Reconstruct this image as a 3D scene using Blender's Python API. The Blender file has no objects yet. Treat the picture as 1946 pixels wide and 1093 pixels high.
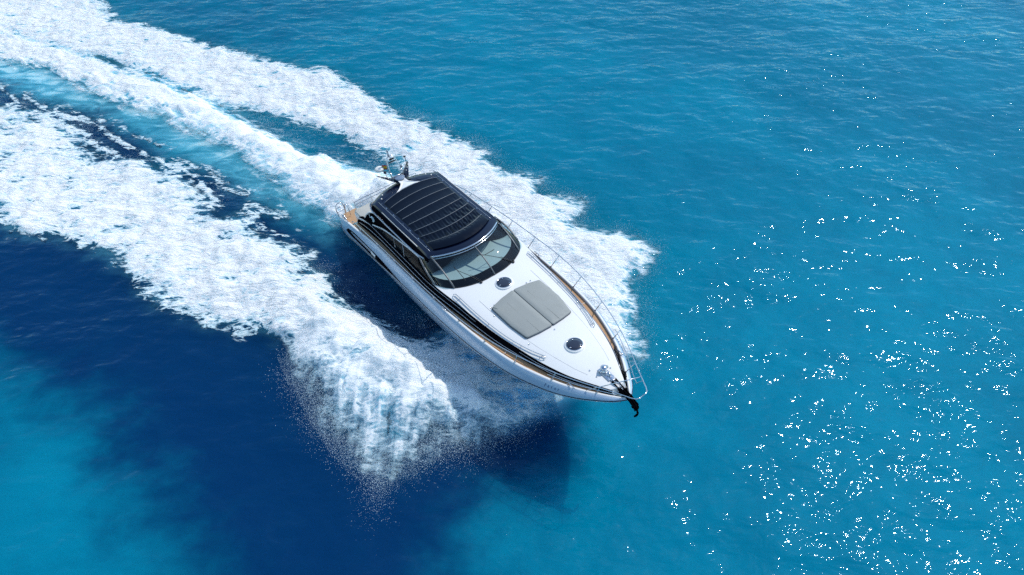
import bpy, math, random
import numpy as np
from mathutils import Vector, Matrix

random.seed(7)
rng = np.random.default_rng(7)
R = math.radians
scene = bpy.context.scene
COL = scene.collection

# ------------------------------------------------------------------ camera
cam_d = bpy.data.cameras.new("camera")
cam = bpy.data.objects.new("camera", cam_d)
COL.objects.link(cam)
cam.location = (4.4816, -22.4415, 19.7577)
cam.rotation_euler = (R(90 - 45.596), 0, 0)
cam_d.sensor_width = 36.0
cam_d.lens = 36.0 * 1315.17 / 1946.0
cam_d.clip_start = 0.1
cam_d.clip_end = 20000
scene.camera = cam

# ------------------------------------------------------------------ light
SUN_EL, SUN_AZ = 55.0, 50.0          # azimuth clockwise from +Y (away from the camera) to +X
w = bpy.data.worlds.new("World")
scene.world = w
w.use_nodes = True
nt = w.node_tree
nt.nodes.clear()
wo = nt.nodes.new("ShaderNodeOutputWorld")
bg = nt.nodes.new("ShaderNodeBackground")
sky = nt.nodes.new("ShaderNodeTexSky")
sky.sky_type = 'NISHITA'
sky.sun_disc = False
sky.sun_elevation = R(SUN_EL)
sky.sun_rotation = R(SUN_AZ)
sky.air_density = 1.0
sky.dust_density = 0.4
sky.ozone_density = 1.0
bg.inputs[1].default_value = 0.15
tint = nt.nodes.new("ShaderNodeMix"); tint.data_type = 'RGBA'; tint.blend_type = 'MULTIPLY'
tint.inputs[0].default_value = 1.0
tint.inputs[7].default_value = (0.87, 1.0, 1.02, 1.0)      # white balance of the clear blue sky
nt.links.new(sky.outputs[0], tint.inputs[6])
nt.links.new(tint.outputs[2], bg.inputs[0])
nt.links.new(bg.outputs[0], wo.inputs[0])
sd = bpy.data.lights.new("sun", 'SUN')
sd.energy = 2.55
sd.angle = R(0.53)
sd.color = (1.0, 0.965, 0.925)
sun = bpy.data.objects.new("sun", sd)
COL.objects.link(sun)
sdir = Vector((math.cos(R(SUN_EL)) * math.sin(R(SUN_AZ)), math.cos(R(SUN_EL)) * math.cos(R(SUN_AZ)), math.sin(R(SUN_EL))))
sun.rotation_euler = sdir.to_track_quat('Z', 'Y').to_euler()
sun.location = (0, 0, 60)

scene.view_settings.view_transform = 'Standard'
scene.view_settings.look = 'None'
scene.view_settings.exposure = 0.42
scene.view_settings.gamma = 1.0
scene.view_settings.use_curve_mapping = False
scene.render.engine = 'CYCLES'
scene.cycles.use_denoising = False
scene.cycles.max_bounces = 8
scene.cycles.transparent_max_bounces = 12
scene.cycles.caustics_reflective = False
scene.cycles.caustics_refractive = False
scene.cycles.sample_clamp_indirect = 6.0

# ------------------------------------------------------------------ materials
def new_mat(name):
    m = bpy.data.materials.new(name)
    m.use_nodes = True
    m.node_tree.nodes.clear()
    return m, m.node_tree

class NB:
    """tiny node-building helper"""
    def __init__(s, tree): s.t = tree
    def n(s, typ, **kw):
        nd = s.t.nodes.new(typ)
        for k, v in kw.items():
            if k == 'ins':
                for kk, vv in v.items():
                    if isinstance(vv, bpy.types.NodeSocket): s.t.links.new(vv, nd.inputs[kk])
                    else: nd.inputs[kk].default_value = vv
            else: setattr(nd, k, v)
        return nd
    def math(s, op, a, b=None, clamp=False):
        nd = s.t.nodes.new("ShaderNodeMath"); nd.operation = op; nd.use_clamp = clamp
        for i, v in enumerate((a, b)):
            if v is None: continue
            if isinstance(v, bpy.types.NodeSocket): s.t.links.new(v, nd.inputs[i])
            else: nd.inputs[i].default_value = v
        return nd.outputs[0]
    def ramp(s, v, a, b, c=0.0, d=1.0, smooth=True):
        nd = s.t.nodes.new("ShaderNodeMapRange")
        nd.interpolation_type = 'SMOOTHSTEP' if smooth else 'LINEAR'
        s.t.links.new(v, nd.inputs[0])
        for i, x in enumerate((a, b, c, d)):
            nd.inputs[1 + i].default_value = x
        return nd.outputs[0]
    def mixc(s, f, a, b):
        nd = s.t.nodes.new("ShaderNodeMix"); nd.data_type = 'RGBA'
        for idx, v in ((0, f), (6, a), (7, b)):
            if isinstance(v, bpy.types.NodeSocket): s.t.links.new(v, nd.inputs[idx])
            else: nd.inputs[idx].default_value = v if idx == 0 else (*v, 1.0)
        return nd.outputs[2]
    def attr(s, name):
        nd = s.t.nodes.new("ShaderNodeAttribute"); nd.attribute_name = name
        return nd.outputs['Fac']
    def noise(s, vec, scale, detail=3.0, rough=0.55, dist=0.0):
        nd = s.n("ShaderNodeTexNoise", ins={'Vector': vec, 'Scale': scale, 'Detail': detail, 'Roughness': rough, 'Distortion': dist})
        return nd.outputs[0]

def principled(name, color, rough=0.5, metal=0.0, coat=0.0, spec=0.5, bump=None, var=None, sheen=0.0):
    m, t = new_mat(name); b = NB(t)
    out = b.n("ShaderNodeOutputMaterial")
    p = b.n("ShaderNodeBsdfPrincipled")
    p.inputs['Base Color'].default_value = (*color, 1)
    p.inputs['Roughness'].default_value = rough
    p.inputs['Metallic'].default_value = metal
    p.inputs['Coat Weight'].default_value = coat
    p.inputs['Coat Roughness'].default_value = 0.03
    p.inputs['Specular IOR Level'].default_value = spec
    if sheen: p.inputs['Sheen Weight'].default_value = sheen
    tc = b.n("ShaderNodeTexCoord")
    if var:
        sc, amt = var
        f = b.noise(tc.outputs['Object'], sc, 4)
        lo = tuple(c * (1 - amt) for c in color)
        hi = tuple(min(1, c * (1 + amt)) for c in color)
        t.links.new(b.mixc(f, lo, hi), p.inputs['Base Color'])
        t.links.new(b.ramp(b.noise(tc.outputs['Object'], sc * 2.3, 3), 0.3, 0.7, rough * 0.8, min(1, rough * 1.25)), p.inputs['Roughness'])
    if bump:
        sc, dist = bump
        f = b.noise(tc.outputs['Object'], sc, 3)
        bn = b.n("ShaderNodeBump", ins={'Height': f, 'Distance': dist, 'Strength': 1.0})
        t.links.new(bn.outputs[0], p.inputs['Normal'])
    t.links.new(p.outputs[0], out.inputs[0])
    return m

MAT = {}
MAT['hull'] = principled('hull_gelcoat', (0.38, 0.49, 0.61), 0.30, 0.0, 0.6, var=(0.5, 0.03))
MAT['white'] = principled('white_gelcoat', (0.74, 0.74, 0.715), 0.32, 0, 0.25, var=(1.3, 0.015), bump=(140, 0.0006))
MAT['black'] = principled('black_gloss', (0.004, 0.004, 0.006), 0.2, 0, 0.0, spec=0.0, var=(2, 0.2))
MAT['navy'] = principled('navy_gloss', (0.002, 0.005, 0.020), 0.14, 0.0, 0.12, var=(2.5, 0.15))
MAT['steel'] = principled('stainless_steel', (0.62, 0.63, 0.66), 0.16, 1.0)
MAT['silver'] = principled('silver_paint', (0.45, 0.48, 0.52), 0.28, 0.6, 0.5)
MAT['mullion'] = principled('mullion_grey', (0.13, 0.14, 0.145), 0.38, 0.4)
MAT['rubber'] = principled('black_rubber', (0.02, 0.02, 0.022), 0.6)
MAT['fabric'] = principled('black_roof_canvas', (0.003, 0.006, 0.014), 0.22, 0, 0.0, spec=0.14, var=(3, 0.25), bump=(40, 0.0012))
MAT['rib'] = principled('roof_seam', (0.17, 0.19, 0.21), 0.45, var=(1.5, 0.7))
MAT['cushion'] = principled('grey_vinyl', (0.27, 0.285, 0.265), 0.65, var=(1.4, 0.05), bump=(220, 0.0008))
MAT['cushion_beige'] = principled('beige_vinyl', (0.46, 0.45, 0.40), 0.65, var=(1.4, 0.05), bump=(180, 0.0008))
MAT['piping'] = principled('dark_piping', (0.07, 0.07, 0.09), 0.6)
MAT['dash'] = principled('dash_vinyl', (0.42, 0.46, 0.44), 0.7, var=(2, 0.05))
MAT['interior'] = principled('dark_interior', (0.02, 0.028, 0.04), 0.6, var=(3, 0.4))
MAT['seat'] = principled('navy_seat', (0.03, 0.045, 0.08), 0.55, var=(3, 0.2))
MAT['hatchglass'] = principled('smoked_glass', (0.015, 0.016, 0.028), 0.06, 0, 1.0)
MAT['dome'] = principled('radome_plastic', (0.74, 0.72, 0.66), 0.45)
MAT['bluepanel'] = principled('grey_blue_panel', (0.16, 0.22, 0.30), 0.35, var=(14, 0.3))
MAT['red'] = principled('red_cloth', (0.45, 0.02, 0.03), 0.8)
MAT['yellow'] = principled('yellow_cloth', (0.62, 0.42, 0.03), 0.8)
MAT['letter'] = principled('blue_lettering', (0.03, 0.08, 0.2), 0.4)
MAT['emblem'] = principled('pale_emblem', (0.55, 0.68, 0.72), 0.5)

def mat_teak():
    m, t = new_mat('teak_planks'); b = NB(t)
    out = b.n("ShaderNodeOutputMaterial"); p = b.n("ShaderNodeBsdfPrincipled")
    at = b.attr('plank')
    fr = b.math('FRACT', at)
    line = b.math('LESS_THAN', fr, 0.10)
    idn = b.n("ShaderNodeTexWhiteNoise", noise_dimensions='1D', ins={'W': b.math('FLOOR', at)}).outputs[0]
    tc = b.n("ShaderNodeTexCoord")
    mp = b.n("ShaderNodeMapping", ins={'Vector': tc.outputs['Object'], 'Scale': (1, 6, 1)})
    g = b.noise(mp.outputs[0], 9, 5)
    c = b.mixc(g, (0.36, 0.19, 0.085), (0.62, 0.37, 0.18))
    c = b.mixc(b.math('MULTIPLY', idn, 0.35), c, (0.50, 0.33, 0.19))
    c = b.mixc(line, c, (0.11, 0.065, 0.04))
    t.links.new(c, p.inputs['Base Color']); p.inputs['Roughness'].default_value = 0.6
    t.links.new(p.outputs[0], out.inputs[0])
    return m
MAT['teak'] = mat_teak()

def mat_glass():
    m, t = new_mat('tinted_glass'); b = NB(t)
    out = b.n("ShaderNodeOutputMaterial")
    tr = b.n("ShaderNodeBsdfTransparent", ins={'Color': (0.74, 0.86, 0.88, 1)})
    gl = b.n("ShaderNodeBsdfGlossy", ins={'Color': (1, 1, 1, 1), 'Roughness': 0.02})
    lw = b.n("ShaderNodeLayerWeight", ins={'Blend': 0.5})
    fr = b.math('ADD', 0.04, b.math('MULTIPLY', b.math('POWER', lw.outputs['Facing'], 5.0), 0.8))
    mx = b.n("ShaderNodeMixShader", ins={0: fr, 1: tr.outputs[0], 2: gl.outputs[0]})
    t.links.new(mx.outputs[0], out.inputs[0])
    return m
MAT['glass'] = mat_glass()
def mat_sideglass():
    m, t = new_mat('smoked_side_glass'); b = NB(t)
    out = b.n("ShaderNodeOutputMaterial")
    tr = b.n("ShaderNodeBsdfTransparent", ins={'Color': (0.05, 0.09, 0.12, 1)})
    gl = b.n("ShaderNodeBsdfGlossy", ins={'Color': (1, 1, 1, 1), 'Roughness': 0.02})
    lw = b.n("ShaderNodeLayerWeight", ins={'Blend': 0.5})
    fr = b.math('ADD', 0.008, b.math('MULTIPLY', b.math('POWER', lw.outputs['Facing'], 5.0), 0.3))
    mx = b.n("ShaderNodeMixShader", ins={0: fr, 1: tr.outputs[0], 2: gl.outputs[0]})
    t.links.new(mx.outputs[0], out.inputs[0])
    return m
MAT['sideglass'] = mat_sideglass()

# ---- the sea and the foam share their water; foam coverage comes from mesh attributes
def sea_material(name):
    m, t = new_mat(name); b = NB(t)
    out = b.n("ShaderNodeOutputMaterial")
    tc = b.n("ShaderNodeTexCoord"); P = tc.outputs['Object']
    F = b.attr('foam'); AE = b.attr('aeration'); DK = b.attr('deep_and_shade'); TU = b.attr('turbulence')
    # --- water colour: turquoise over sand, navy over sea grass and where the boat's shadow is painted in
    big = b.noise(P, 0.07, 3, 0.5)
    mid = b.noise(P, 0.45, 4, 0.6, 0.6)
    tur = b.mixc(b.ramp(big, 0.3, 0.7), (0.0, 0.130, 0.212), (0.0, 0.180, 0.275))
    tur = b.mixc(b.ramp(mid, 0.35, 0.75, 0, 0.35), tur, (0.0, 0.098, 0.172))
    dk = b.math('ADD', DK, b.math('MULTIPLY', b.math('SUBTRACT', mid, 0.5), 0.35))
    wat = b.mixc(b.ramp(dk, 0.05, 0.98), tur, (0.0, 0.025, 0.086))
    # aerated water, soft milky turquoise, patchy
    mpa = b.n("ShaderNodeMapping", ins={'Vector': P, 'Rotation': (0, 0, R(38)), 'Scale': (0.55, 1.5, 1)})
    an = b.noise(mpa.outputs[0], 1.1, 6, 0.62, 0.8)
    ae = b.math('MULTIPLY', AE, b.ramp(an, 0.25, 0.75, 0.35, 1.25), clamp=True)
    wat = b.mixc(b.ramp(ae, 0.0, 0.9), wat, (0.08, 0.38, 0.50))
    SH = b.attr('shade_azure')
    wat = b.mixc(b.math('MULTIPLY', SH, b.ramp(an, 0.2, 0.7, 0.8, 1.0)), wat, (0.12, 0.52, 0.86))  # blue shade of the bow-side foam, painted into the water colour
    wat = b.mixc(b.ramp(ae, 0.55, 1.1, 0, 0.6), wat, (0.55, 0.78, 0.80))
    # --- ripples
    mp1 = b.n("ShaderNodeMapping", ins={'Vector': P, 'Rotation': (0, 0, R(14)), 'Scale': (0.50, 1.0, 1)})
    mp2 = b.n("ShaderNodeMapping", ins={'Vector': P, 'Rotation': (0, 0, R(-16)), 'Scale': (0.58, 1.0, 1)})
    n1 = b.noise(mp1.outputs[0], 1.15, 2, 0.5, 0.4)
    n2 = b.noise(mp2.outputs[0], 2.6, 2, 0.5, 0.5)
    n3 = b.noise(mp1.outputs[0], 8.5, 1, 0.5, 0.3)
    h = b.math('ADD', b.math('MULTIPLY', n1, 0.165), b.math('ADD', b.math('MULTIPLY', n2, 0.056), b.math('MULTIPLY', n3, 0.0115)))
    gust = b.ramp(b.noise(mp1.outputs[0], 0.22, 3, 0.55), 0.32, 0.68, 0.45, 1.20)
    h = b.math('MULTIPLY', h, gust)
    bs = b.n("ShaderNodeBump", ins={'Height': h, 'Distance': 1.0, 'Strength': 1.0})
    bw = b.n("ShaderNodeBump", ins={'Height': h, 'Distance': 1.0, 'Strength': 0.9})
    df0 = b.n("ShaderNodeBsdfDiffuse", ins={'Color': wat, 'Normal': bw.outputs[0]})
    ss = b.n("ShaderNodeSubsurfaceScattering", falloff='BURLEY', ins={'Color': wat, 'Scale': 2.6, 'Radius': (0.3, 1.0, 1.3), 'Normal': bw.outputs[0]})
    df = b.n("ShaderNodeMixShader", ins={0: 0.82, 1: df0.outputs[0], 2: ss.outputs[0]})
    gl = b.n("ShaderNodeBsdfGlossy", ins={'Color': (0.45, 0.62, 0.74, 1), 'Roughness': 0.03, 'Normal': bs.outputs[0]})
    fr = b.n("ShaderNodeFresnel", ins={'IOR': 1.33, 'Normal': bs.outputs[0]})
    wsh = b.n("ShaderNodeMixShader", ins={0: fr.outputs[0], 1: df.outputs[0], 2: gl.outputs[0]})
    # --- foam
    mpf = b.n("ShaderNodeMapping", ins={'Vector': P, 'Rotation': (0, 0, R(-17)), 'Scale': (0.50, 1.25, 0.8)})
    wn = b.n("ShaderNodeTexNoise", ins={'Vector': mpf.outputs[0], 'Scale': 2.2, 'Detail': 3.0})
    wv = b.n("ShaderNodeVectorMath", operation='MULTIPLY_ADD', ins={0: wn.outputs[1], 1: (0.7, 0.7, 0.3)})
    t.links.new(mpf.outputs[0], wv.inputs[2])
    vo = b.n("ShaderNodeTexVoronoi", feature='DISTANCE_TO_EDGE', ins={'Vector': wv.outputs[0], 'Scale': 1.9})
    vo2 = b.n("ShaderNodeTexVoronoi", feature='DISTANCE_TO_EDGE', ins={'Vector': wv.outputs[0], 'Scale': 5.2})
    cells = b.math('ADD', b.math('MULTIPLY', vo.outputs['Distance'], 1.25), b.math('MULTIPLY', vo2.outputs['Distance'], 1.1))
    fb = b.noise(wv.outputs[0], 3.5, 7, 0.66, 0.3)
    fb2 = b.noise(mpf.outputs[0], 11.0, 4, 0.6)
    H = b.math('ADD', b.math('MULTIPLY', cells, 0.80), b.math('ADD', b.math('MULTIPLY', fb, 1.0), b.math('MULTIPLY', fb2, 0.50)))
    H = b.math('SUBTRACT', H, 0.70)
    d = b.math('SUBTRACT', F, H)
    MI = b.attr('mist')
    wv_ = b.math('ADD', 0.13, b.math('MULTIPLY', MI, 0.42))
    q = b.math('DIVIDE', b.math('ADD', d, b.math('MULTIPLY', wv_, 0.75)), b.math('MULTIPLY', wv_, 1.75))
    vis = b.math('MULTIPLY', b.ramp(q, 0.0, 1.0), b.ramp(F, 0.04, 0.22))
    thick = b.ramp(d, 0.0, 0.42)
    fcol = b.mixc(thick, (0.40, 0.68, 0.76), (0.87, 0.88, 0.865))
    hb = b.math('ADD', b.math('MULTIPLY', fb, 0.22), b.math('ADD', b.math('MULTIPLY', fb2, 0.08), b.math('MULTIPLY', b.noise(P, 30, 2, 0.5), 0.012)))
    hb = b.math('SUBTRACT', hb, b.math('MULTIPLY', cells, 0.06))
    fbm = b.n("ShaderNodeBump", ins={'Height': hb, 'Distance': 1.0, 'Strength': b.math('SUBTRACT', 1.0, b.math('MULTIPLY', MI, 0.55))})
    fd = b.n("ShaderNodeBsdfDiffuse", ins={'Color': fcol, 'Roughness': 1.0, 'Normal': fbm.outputs[0]})
    fs = b.n("ShaderNodeSubsurfaceScattering", falloff='BURLEY', ins={'Color': (0.87, 0.90, 0.89, 1), 'Scale': 0.6, 'Radius': (0.55, 0.8, 0.95), 'Normal': fbm.outputs[0]})
    fm = b.n("ShaderNodeMixShader", ins={0: 0.3, 1: fd.outputs[0], 2: fs.outputs[0]})
    mx = b.n("ShaderNodeMixShader", ins={0: vis, 1: wsh.outputs[0], 2: fm.outputs[0]})
    t.links.new(mx.outputs[0], out.inputs[0])
    return m
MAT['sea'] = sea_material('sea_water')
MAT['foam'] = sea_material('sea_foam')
def mat_spray():
    m, t = new_mat('spray_droplets'); b = NB(t)
    out = b.n("ShaderNodeOutputMaterial")
    d1 = b.n("ShaderNodeBsdfDiffuse", ins={'Color': (0.84, 0.93, 0.96, 1)})
    d2 = b.n("ShaderNodeBsdfTranslucent", ins={'Color': (0.78, 0.92, 0.96, 1)})
    mx = b.n("ShaderNodeMixShader", ins={0: 0.45, 1: d1.outputs[0], 2: d2.outputs[0]})
    t.links.new(mx.outputs[0], out.inputs[0])
    return m
MAT['spray'] = mat_spray()

# ------------------------------------------------------------------ mesh helpers
def tag(o, label=None, cat=None, group=None, kind=None):
    if label: o['label'] = label
    if cat: o['category'] = cat
    if group: o['group'] = group
    if kind: o['kind'] = kind
    return o

def mesh_obj(name, verts, faces, mat, parent=None, smooth=True, mats=None, fmat=None):
    me = bpy.data.meshes.new(name)
    me.from_pydata([tuple(map(float, v)) for v in verts], [], [tuple(int(i) for i in f) for f in faces])
    for m_ in ([mat] if mats is None else mats): me.materials.append(m_)
    if fmat is not None: me.polygons.foreach_set('material_index', fmat)
    me.polygons.foreach_set('use_smooth', [smooth] * len(me.polygons))
    me.update()
    o = bpy.data.objects.new(name, me)
    COL.objects.link(o)
    if parent: o.parent = parent
    return o

class MB:
    def __init__(s): s.v = []; s.f = []
    def add(s, v, f):
        o = len(s.v); s.v += [tuple(x) for x in v]; s.f += [tuple(i + o for i in q) for q in f]
        return s
    def grid(s, P, flip=False, cu=False, cv=False):
        P = np.asarray(P, float); a, b = P.shape[:2]
        f = []
        for i in range(a if cu else a - 1):
            for j in range(b if cv else b - 1):
                i2, j2 = (i + 1) % a, (j + 1) % b
                q = (i * b + j, i2 * b + j, i2 * b + j2, i * b + j2)
                f.append(q[::-1] if flip else q)
        return s.add(P.reshape(-1, 3), f)
    def tube(s, pts, r, n=8, closed=False, caps=True):
        pts = [Vector(p) for p in pts]; m = len(pts)
        rs = r if hasattr(r, '__len__') else [r] * m
        ring = []
        up = Vector((0, 0, 1)); prev = None
        for i, p in enumerate(pts):
            if closed: d = pts[(i + 1) % m] - pts[i - 1]
            else: d = pts[min(i + 1, m - 1)] - pts[max(i - 1, 0)]
            d.normalize()
            if prev is None:
                a = d.cross(up)
                if a.length < 0.05: a = d.cross(Vector((1, 0, 0)))
            else: a = prev - d * prev.dot(d)
            a.normalize(); prev = a; bb = d.cross(a)
            ring.append([p + (a * math.cos(2 * math.pi * k / n) + bb * math.sin(2 * math.pi * k / n)) * rs[i] for k in range(n)])
        o = len(s.v)
        s.grid([[tuple(q) for q in rg] for rg in ring], cu=closed, cv=True)
        if caps and not closed:
            s.f.append(tuple(o + k for k in range(n))[::1]); s.f.append(tuple(o + (m - 1) * n + k for k in range(n))[::-1])
        return s
    def box(s, c, d, bev=0.0, rot=0):
        x, y, z = d[0] / 2, d[1] / 2, d[2] / 2
        b = min(bev, x * .9, y * .9, z * .9)
        ca, sa = math.cos(rot), math.sin(rot)
        def T(p): return (c[0] + p[0] * ca - p[1] * sa, c[1] + p[0] * sa + p[1] * ca, c[2] + p[2])
        def rr(xx, yy, bb, zz, n=4):
            out = []
            for (sx, sy, a0) in ((1, 1, 0), (-1, 1, 90), (-1, -1, 180), (1, -1, 270)):
                for k in range(n + 1):
                    a = R(a0 + 90 * k / n)
                    out.append(T((sx * (xx - bb) + bb * math.cos(a), sy * (yy - bb) + bb * math.sin(a), zz)))
            return out
        if b <= 0:
            v = [T((i * x, j * y, k * z)) for i in (-1, 1) for j in (-1, 1) for k in (-1, 1)]
            return s.add(v, [(0, 1, 3, 2), (4, 6, 7, 5), (0, 4, 5, 1), (2, 3, 7, 6), (0, 2, 6, 4), (1, 5, 7, 3)])
        rings = [rr(x - b, y - b, b * .3, -z), rr(x, y, b, -z + b), rr(x, y, b, z - b), rr(x - b * .3, y - b * .3, b * .8, z - b * .25), rr(x - b, y - b, b * .5, z)]
        o = len(s.v); n = len(rings[0])
        s.grid(rings, cv=True, flip=True)
        s.f.append(tuple(o + k for k in range(n))[::-1]); s.f.append(tuple(o + 4 * n + k for k in range(n)))
        return s
    def lathe(s, prof, c, n=24, axis=None):
        """prof: list of (r, h); axis: direction"""
        ax = Vector(axis or (0, 0, 1)).normalized()
        a = ax.orthogonal().normalized(); bb = ax.cross(a)
        rings = [[tuple(Vector(c) + ax * h + (a * math.cos(2 * math.pi * k / n) + bb * math.sin(2 * math.pi * k / n)) * r) for k in range(n)] for r, h in prof]
        return s.grid(rings, cv=True)
    def slab(s, outline_top, thick, bev=0.02, dome=0.0, normal=(0, 0, 1)):
        """rounded slab from an outline of top points (CCW)"""
        P = np.array(outline_top, float); n = len(P); c = P.mean(0)
        N = np.array(normal, float); N /= np.linalg.norm(N)
        def inset(k, dz):
            d = c - P; L = np.linalg.norm(d, axis=1, keepdims=True)
            return P + d / L * k + N * dz
        rings = [inset(0, -thick), inset(0, -bev), inset(bev * .3, -bev * .3), inset(bev, 0)]
        o = len(s.v)
        s.grid(rings, cv=True, flip=False)
        q = rings[-1]
        for k in (0.33, 0.66):
            rings2 = q + (c - q) * k + N * dome * k
            s.v += [tuple(x) for x in rings2]
            base = len(s.v) - 2 * n
            for j in range(n):
                s.f.append((base + j, base + n + j, base + n + (j + 1) % n, base + (j + 1) % n))
        s.v.append(tuple(c + N * dome * 1.1)); ci = len(s.v) - 1
        base = ci - n
        for j in range(n): s.f.append((base + j, ci, base + (j + 1) % n))
        s.f.append(tuple(o + k for k in range(n)))
        return s
    def build(s, name, mat, parent=None, smooth=True, **kw):
        o = mesh_obj(name, s.v, s.f, mat, parent, smooth, **kw)
        me = o.data
        import bmesh
        bm = bmesh.new(); bm.from_mesh(me)
        bmesh.ops.recalc_face_normals(bm, faces=bm.faces)
        bm.to_mesh(me); bm.free()
        return o

def autosmooth(o, ang=35):
    me = o.data
    me.update()
    import bmesh
    bm = bmesh.new(); bm.from_mesh(me)
    for e in bm.edges:
        if len(e.link_faces) == 2 and e.calc_face_angle(0) > R(ang): e.smooth = False
    bm.to_mesh(me); bm.free()
    return o

def spline(pts, n):
    """Catmull-Rom through pts, n samples per span"""
    P = [np.array(p, float) for p in pts]
    P = [2 * P[0] - P[1]] + P + [2 * P[-1] - P[-2]]
    out = []
    for i in range(1, len(P) - 2):
        for k in range(n):
            t = k / n
            out.append(0.5 * ((2 * P[i]) + (-P[i-1] + P[i+1]) * t + (2*P[i-1] - 5*P[i] + 4*P[i+1] - P[i+2]) * t*t + (-P[i-1] + 3*P[i] - 3*P[i+1] + P[i+2]) * t**3))
    out.append(P[-2])
    return out

# ------------------------------------------------------------------ noise in numpy
def _hash(ix, iy, seed):
    h = (ix.astype(np.int64) * 374761393 + iy.astype(np.int64) * 668265263 + seed * 2147483647) & 0xffffffff
    h = ((h ^ (h >> 13)) * 1274126177) & 0xffffffff
    h = (h ^ (h >> 16)) & 0xffff
    return h.astype(np.float32) * np.float32(2 * math.pi / 65536)
def perlin(x, y, seed=0):
    ix, iy = np.floor(x), np.floor(y)
    fx, fy = (x - ix).astype(np.float32), (y - iy).astype(np.float32)
    ix = ix.astype(np.int64); iy = iy.astype(np.int64)
    def g(dx, dy):
        a = _hash(ix + dx, iy + dy, seed)
        return np.cos(a) * (fx - dx) + np.sin(a) * (fy - dy)
    u = fx * fx * fx * (fx * (fx * 6 - 15) + 10); v = fy * fy * fy * (fy * (fy * 6 - 15) + 10)
    a, b, c, d = g(0, 0), g(1, 0), g(0, 1), g(1, 1)
    return ((a + (b - a) * u) * (1 - v) + (c + (d - c) * u) * v) * 1.5
def fbm(x, y, octv, seed=0, gain=0.5, ridged=False):
    s = 0; a = 1.0; tot = 0
    for k in range(octv):
        p = perlin(x * 2 ** k + 17.3 * k, y * 2 ** k - 9.1 * k, seed + k)
        if ridged: p = 1 - 2 * np.abs(p)
        s = s + a * p; tot += a; a *= gain
    return s / tot
def sstep(a, b, x):
    t = np.clip((x - a) / (b - a), 0, 1); return t * t * (3 - 2 * t)
def sdist(poly, X, Y):
    """signed distance, positive inside"""
    P = np.array(poly, float); n = len(P)
    D = np.full(X.shape, 1e9); ins = np.zeros(X.shape, bool)
    for i in range(n):
        x0, y0 = P[i]; x1, y1 = P[(i + 1) % n]
        dx, dy = x1 - x0, y1 - y0; L = dx * dx + dy * dy + 1e-12
        t = np.clip(((X - x0) * dx + (Y - y0) * dy) / L, 0, 1)
        D = np.minimum(D, (X - x0 - t * dx) ** 2 + (Y - y0 - t * dy) ** 2)
        cond = ((y0 > Y) != (y1 > Y))
        xi = x0 + (Y - y0) * dx / (dy if abs(dy) > 1e-12 else 1e-12)
        ins ^= cond & (X < xi)
    D = np.sqrt(D)
    return np.where(ins, D, -D)

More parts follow.
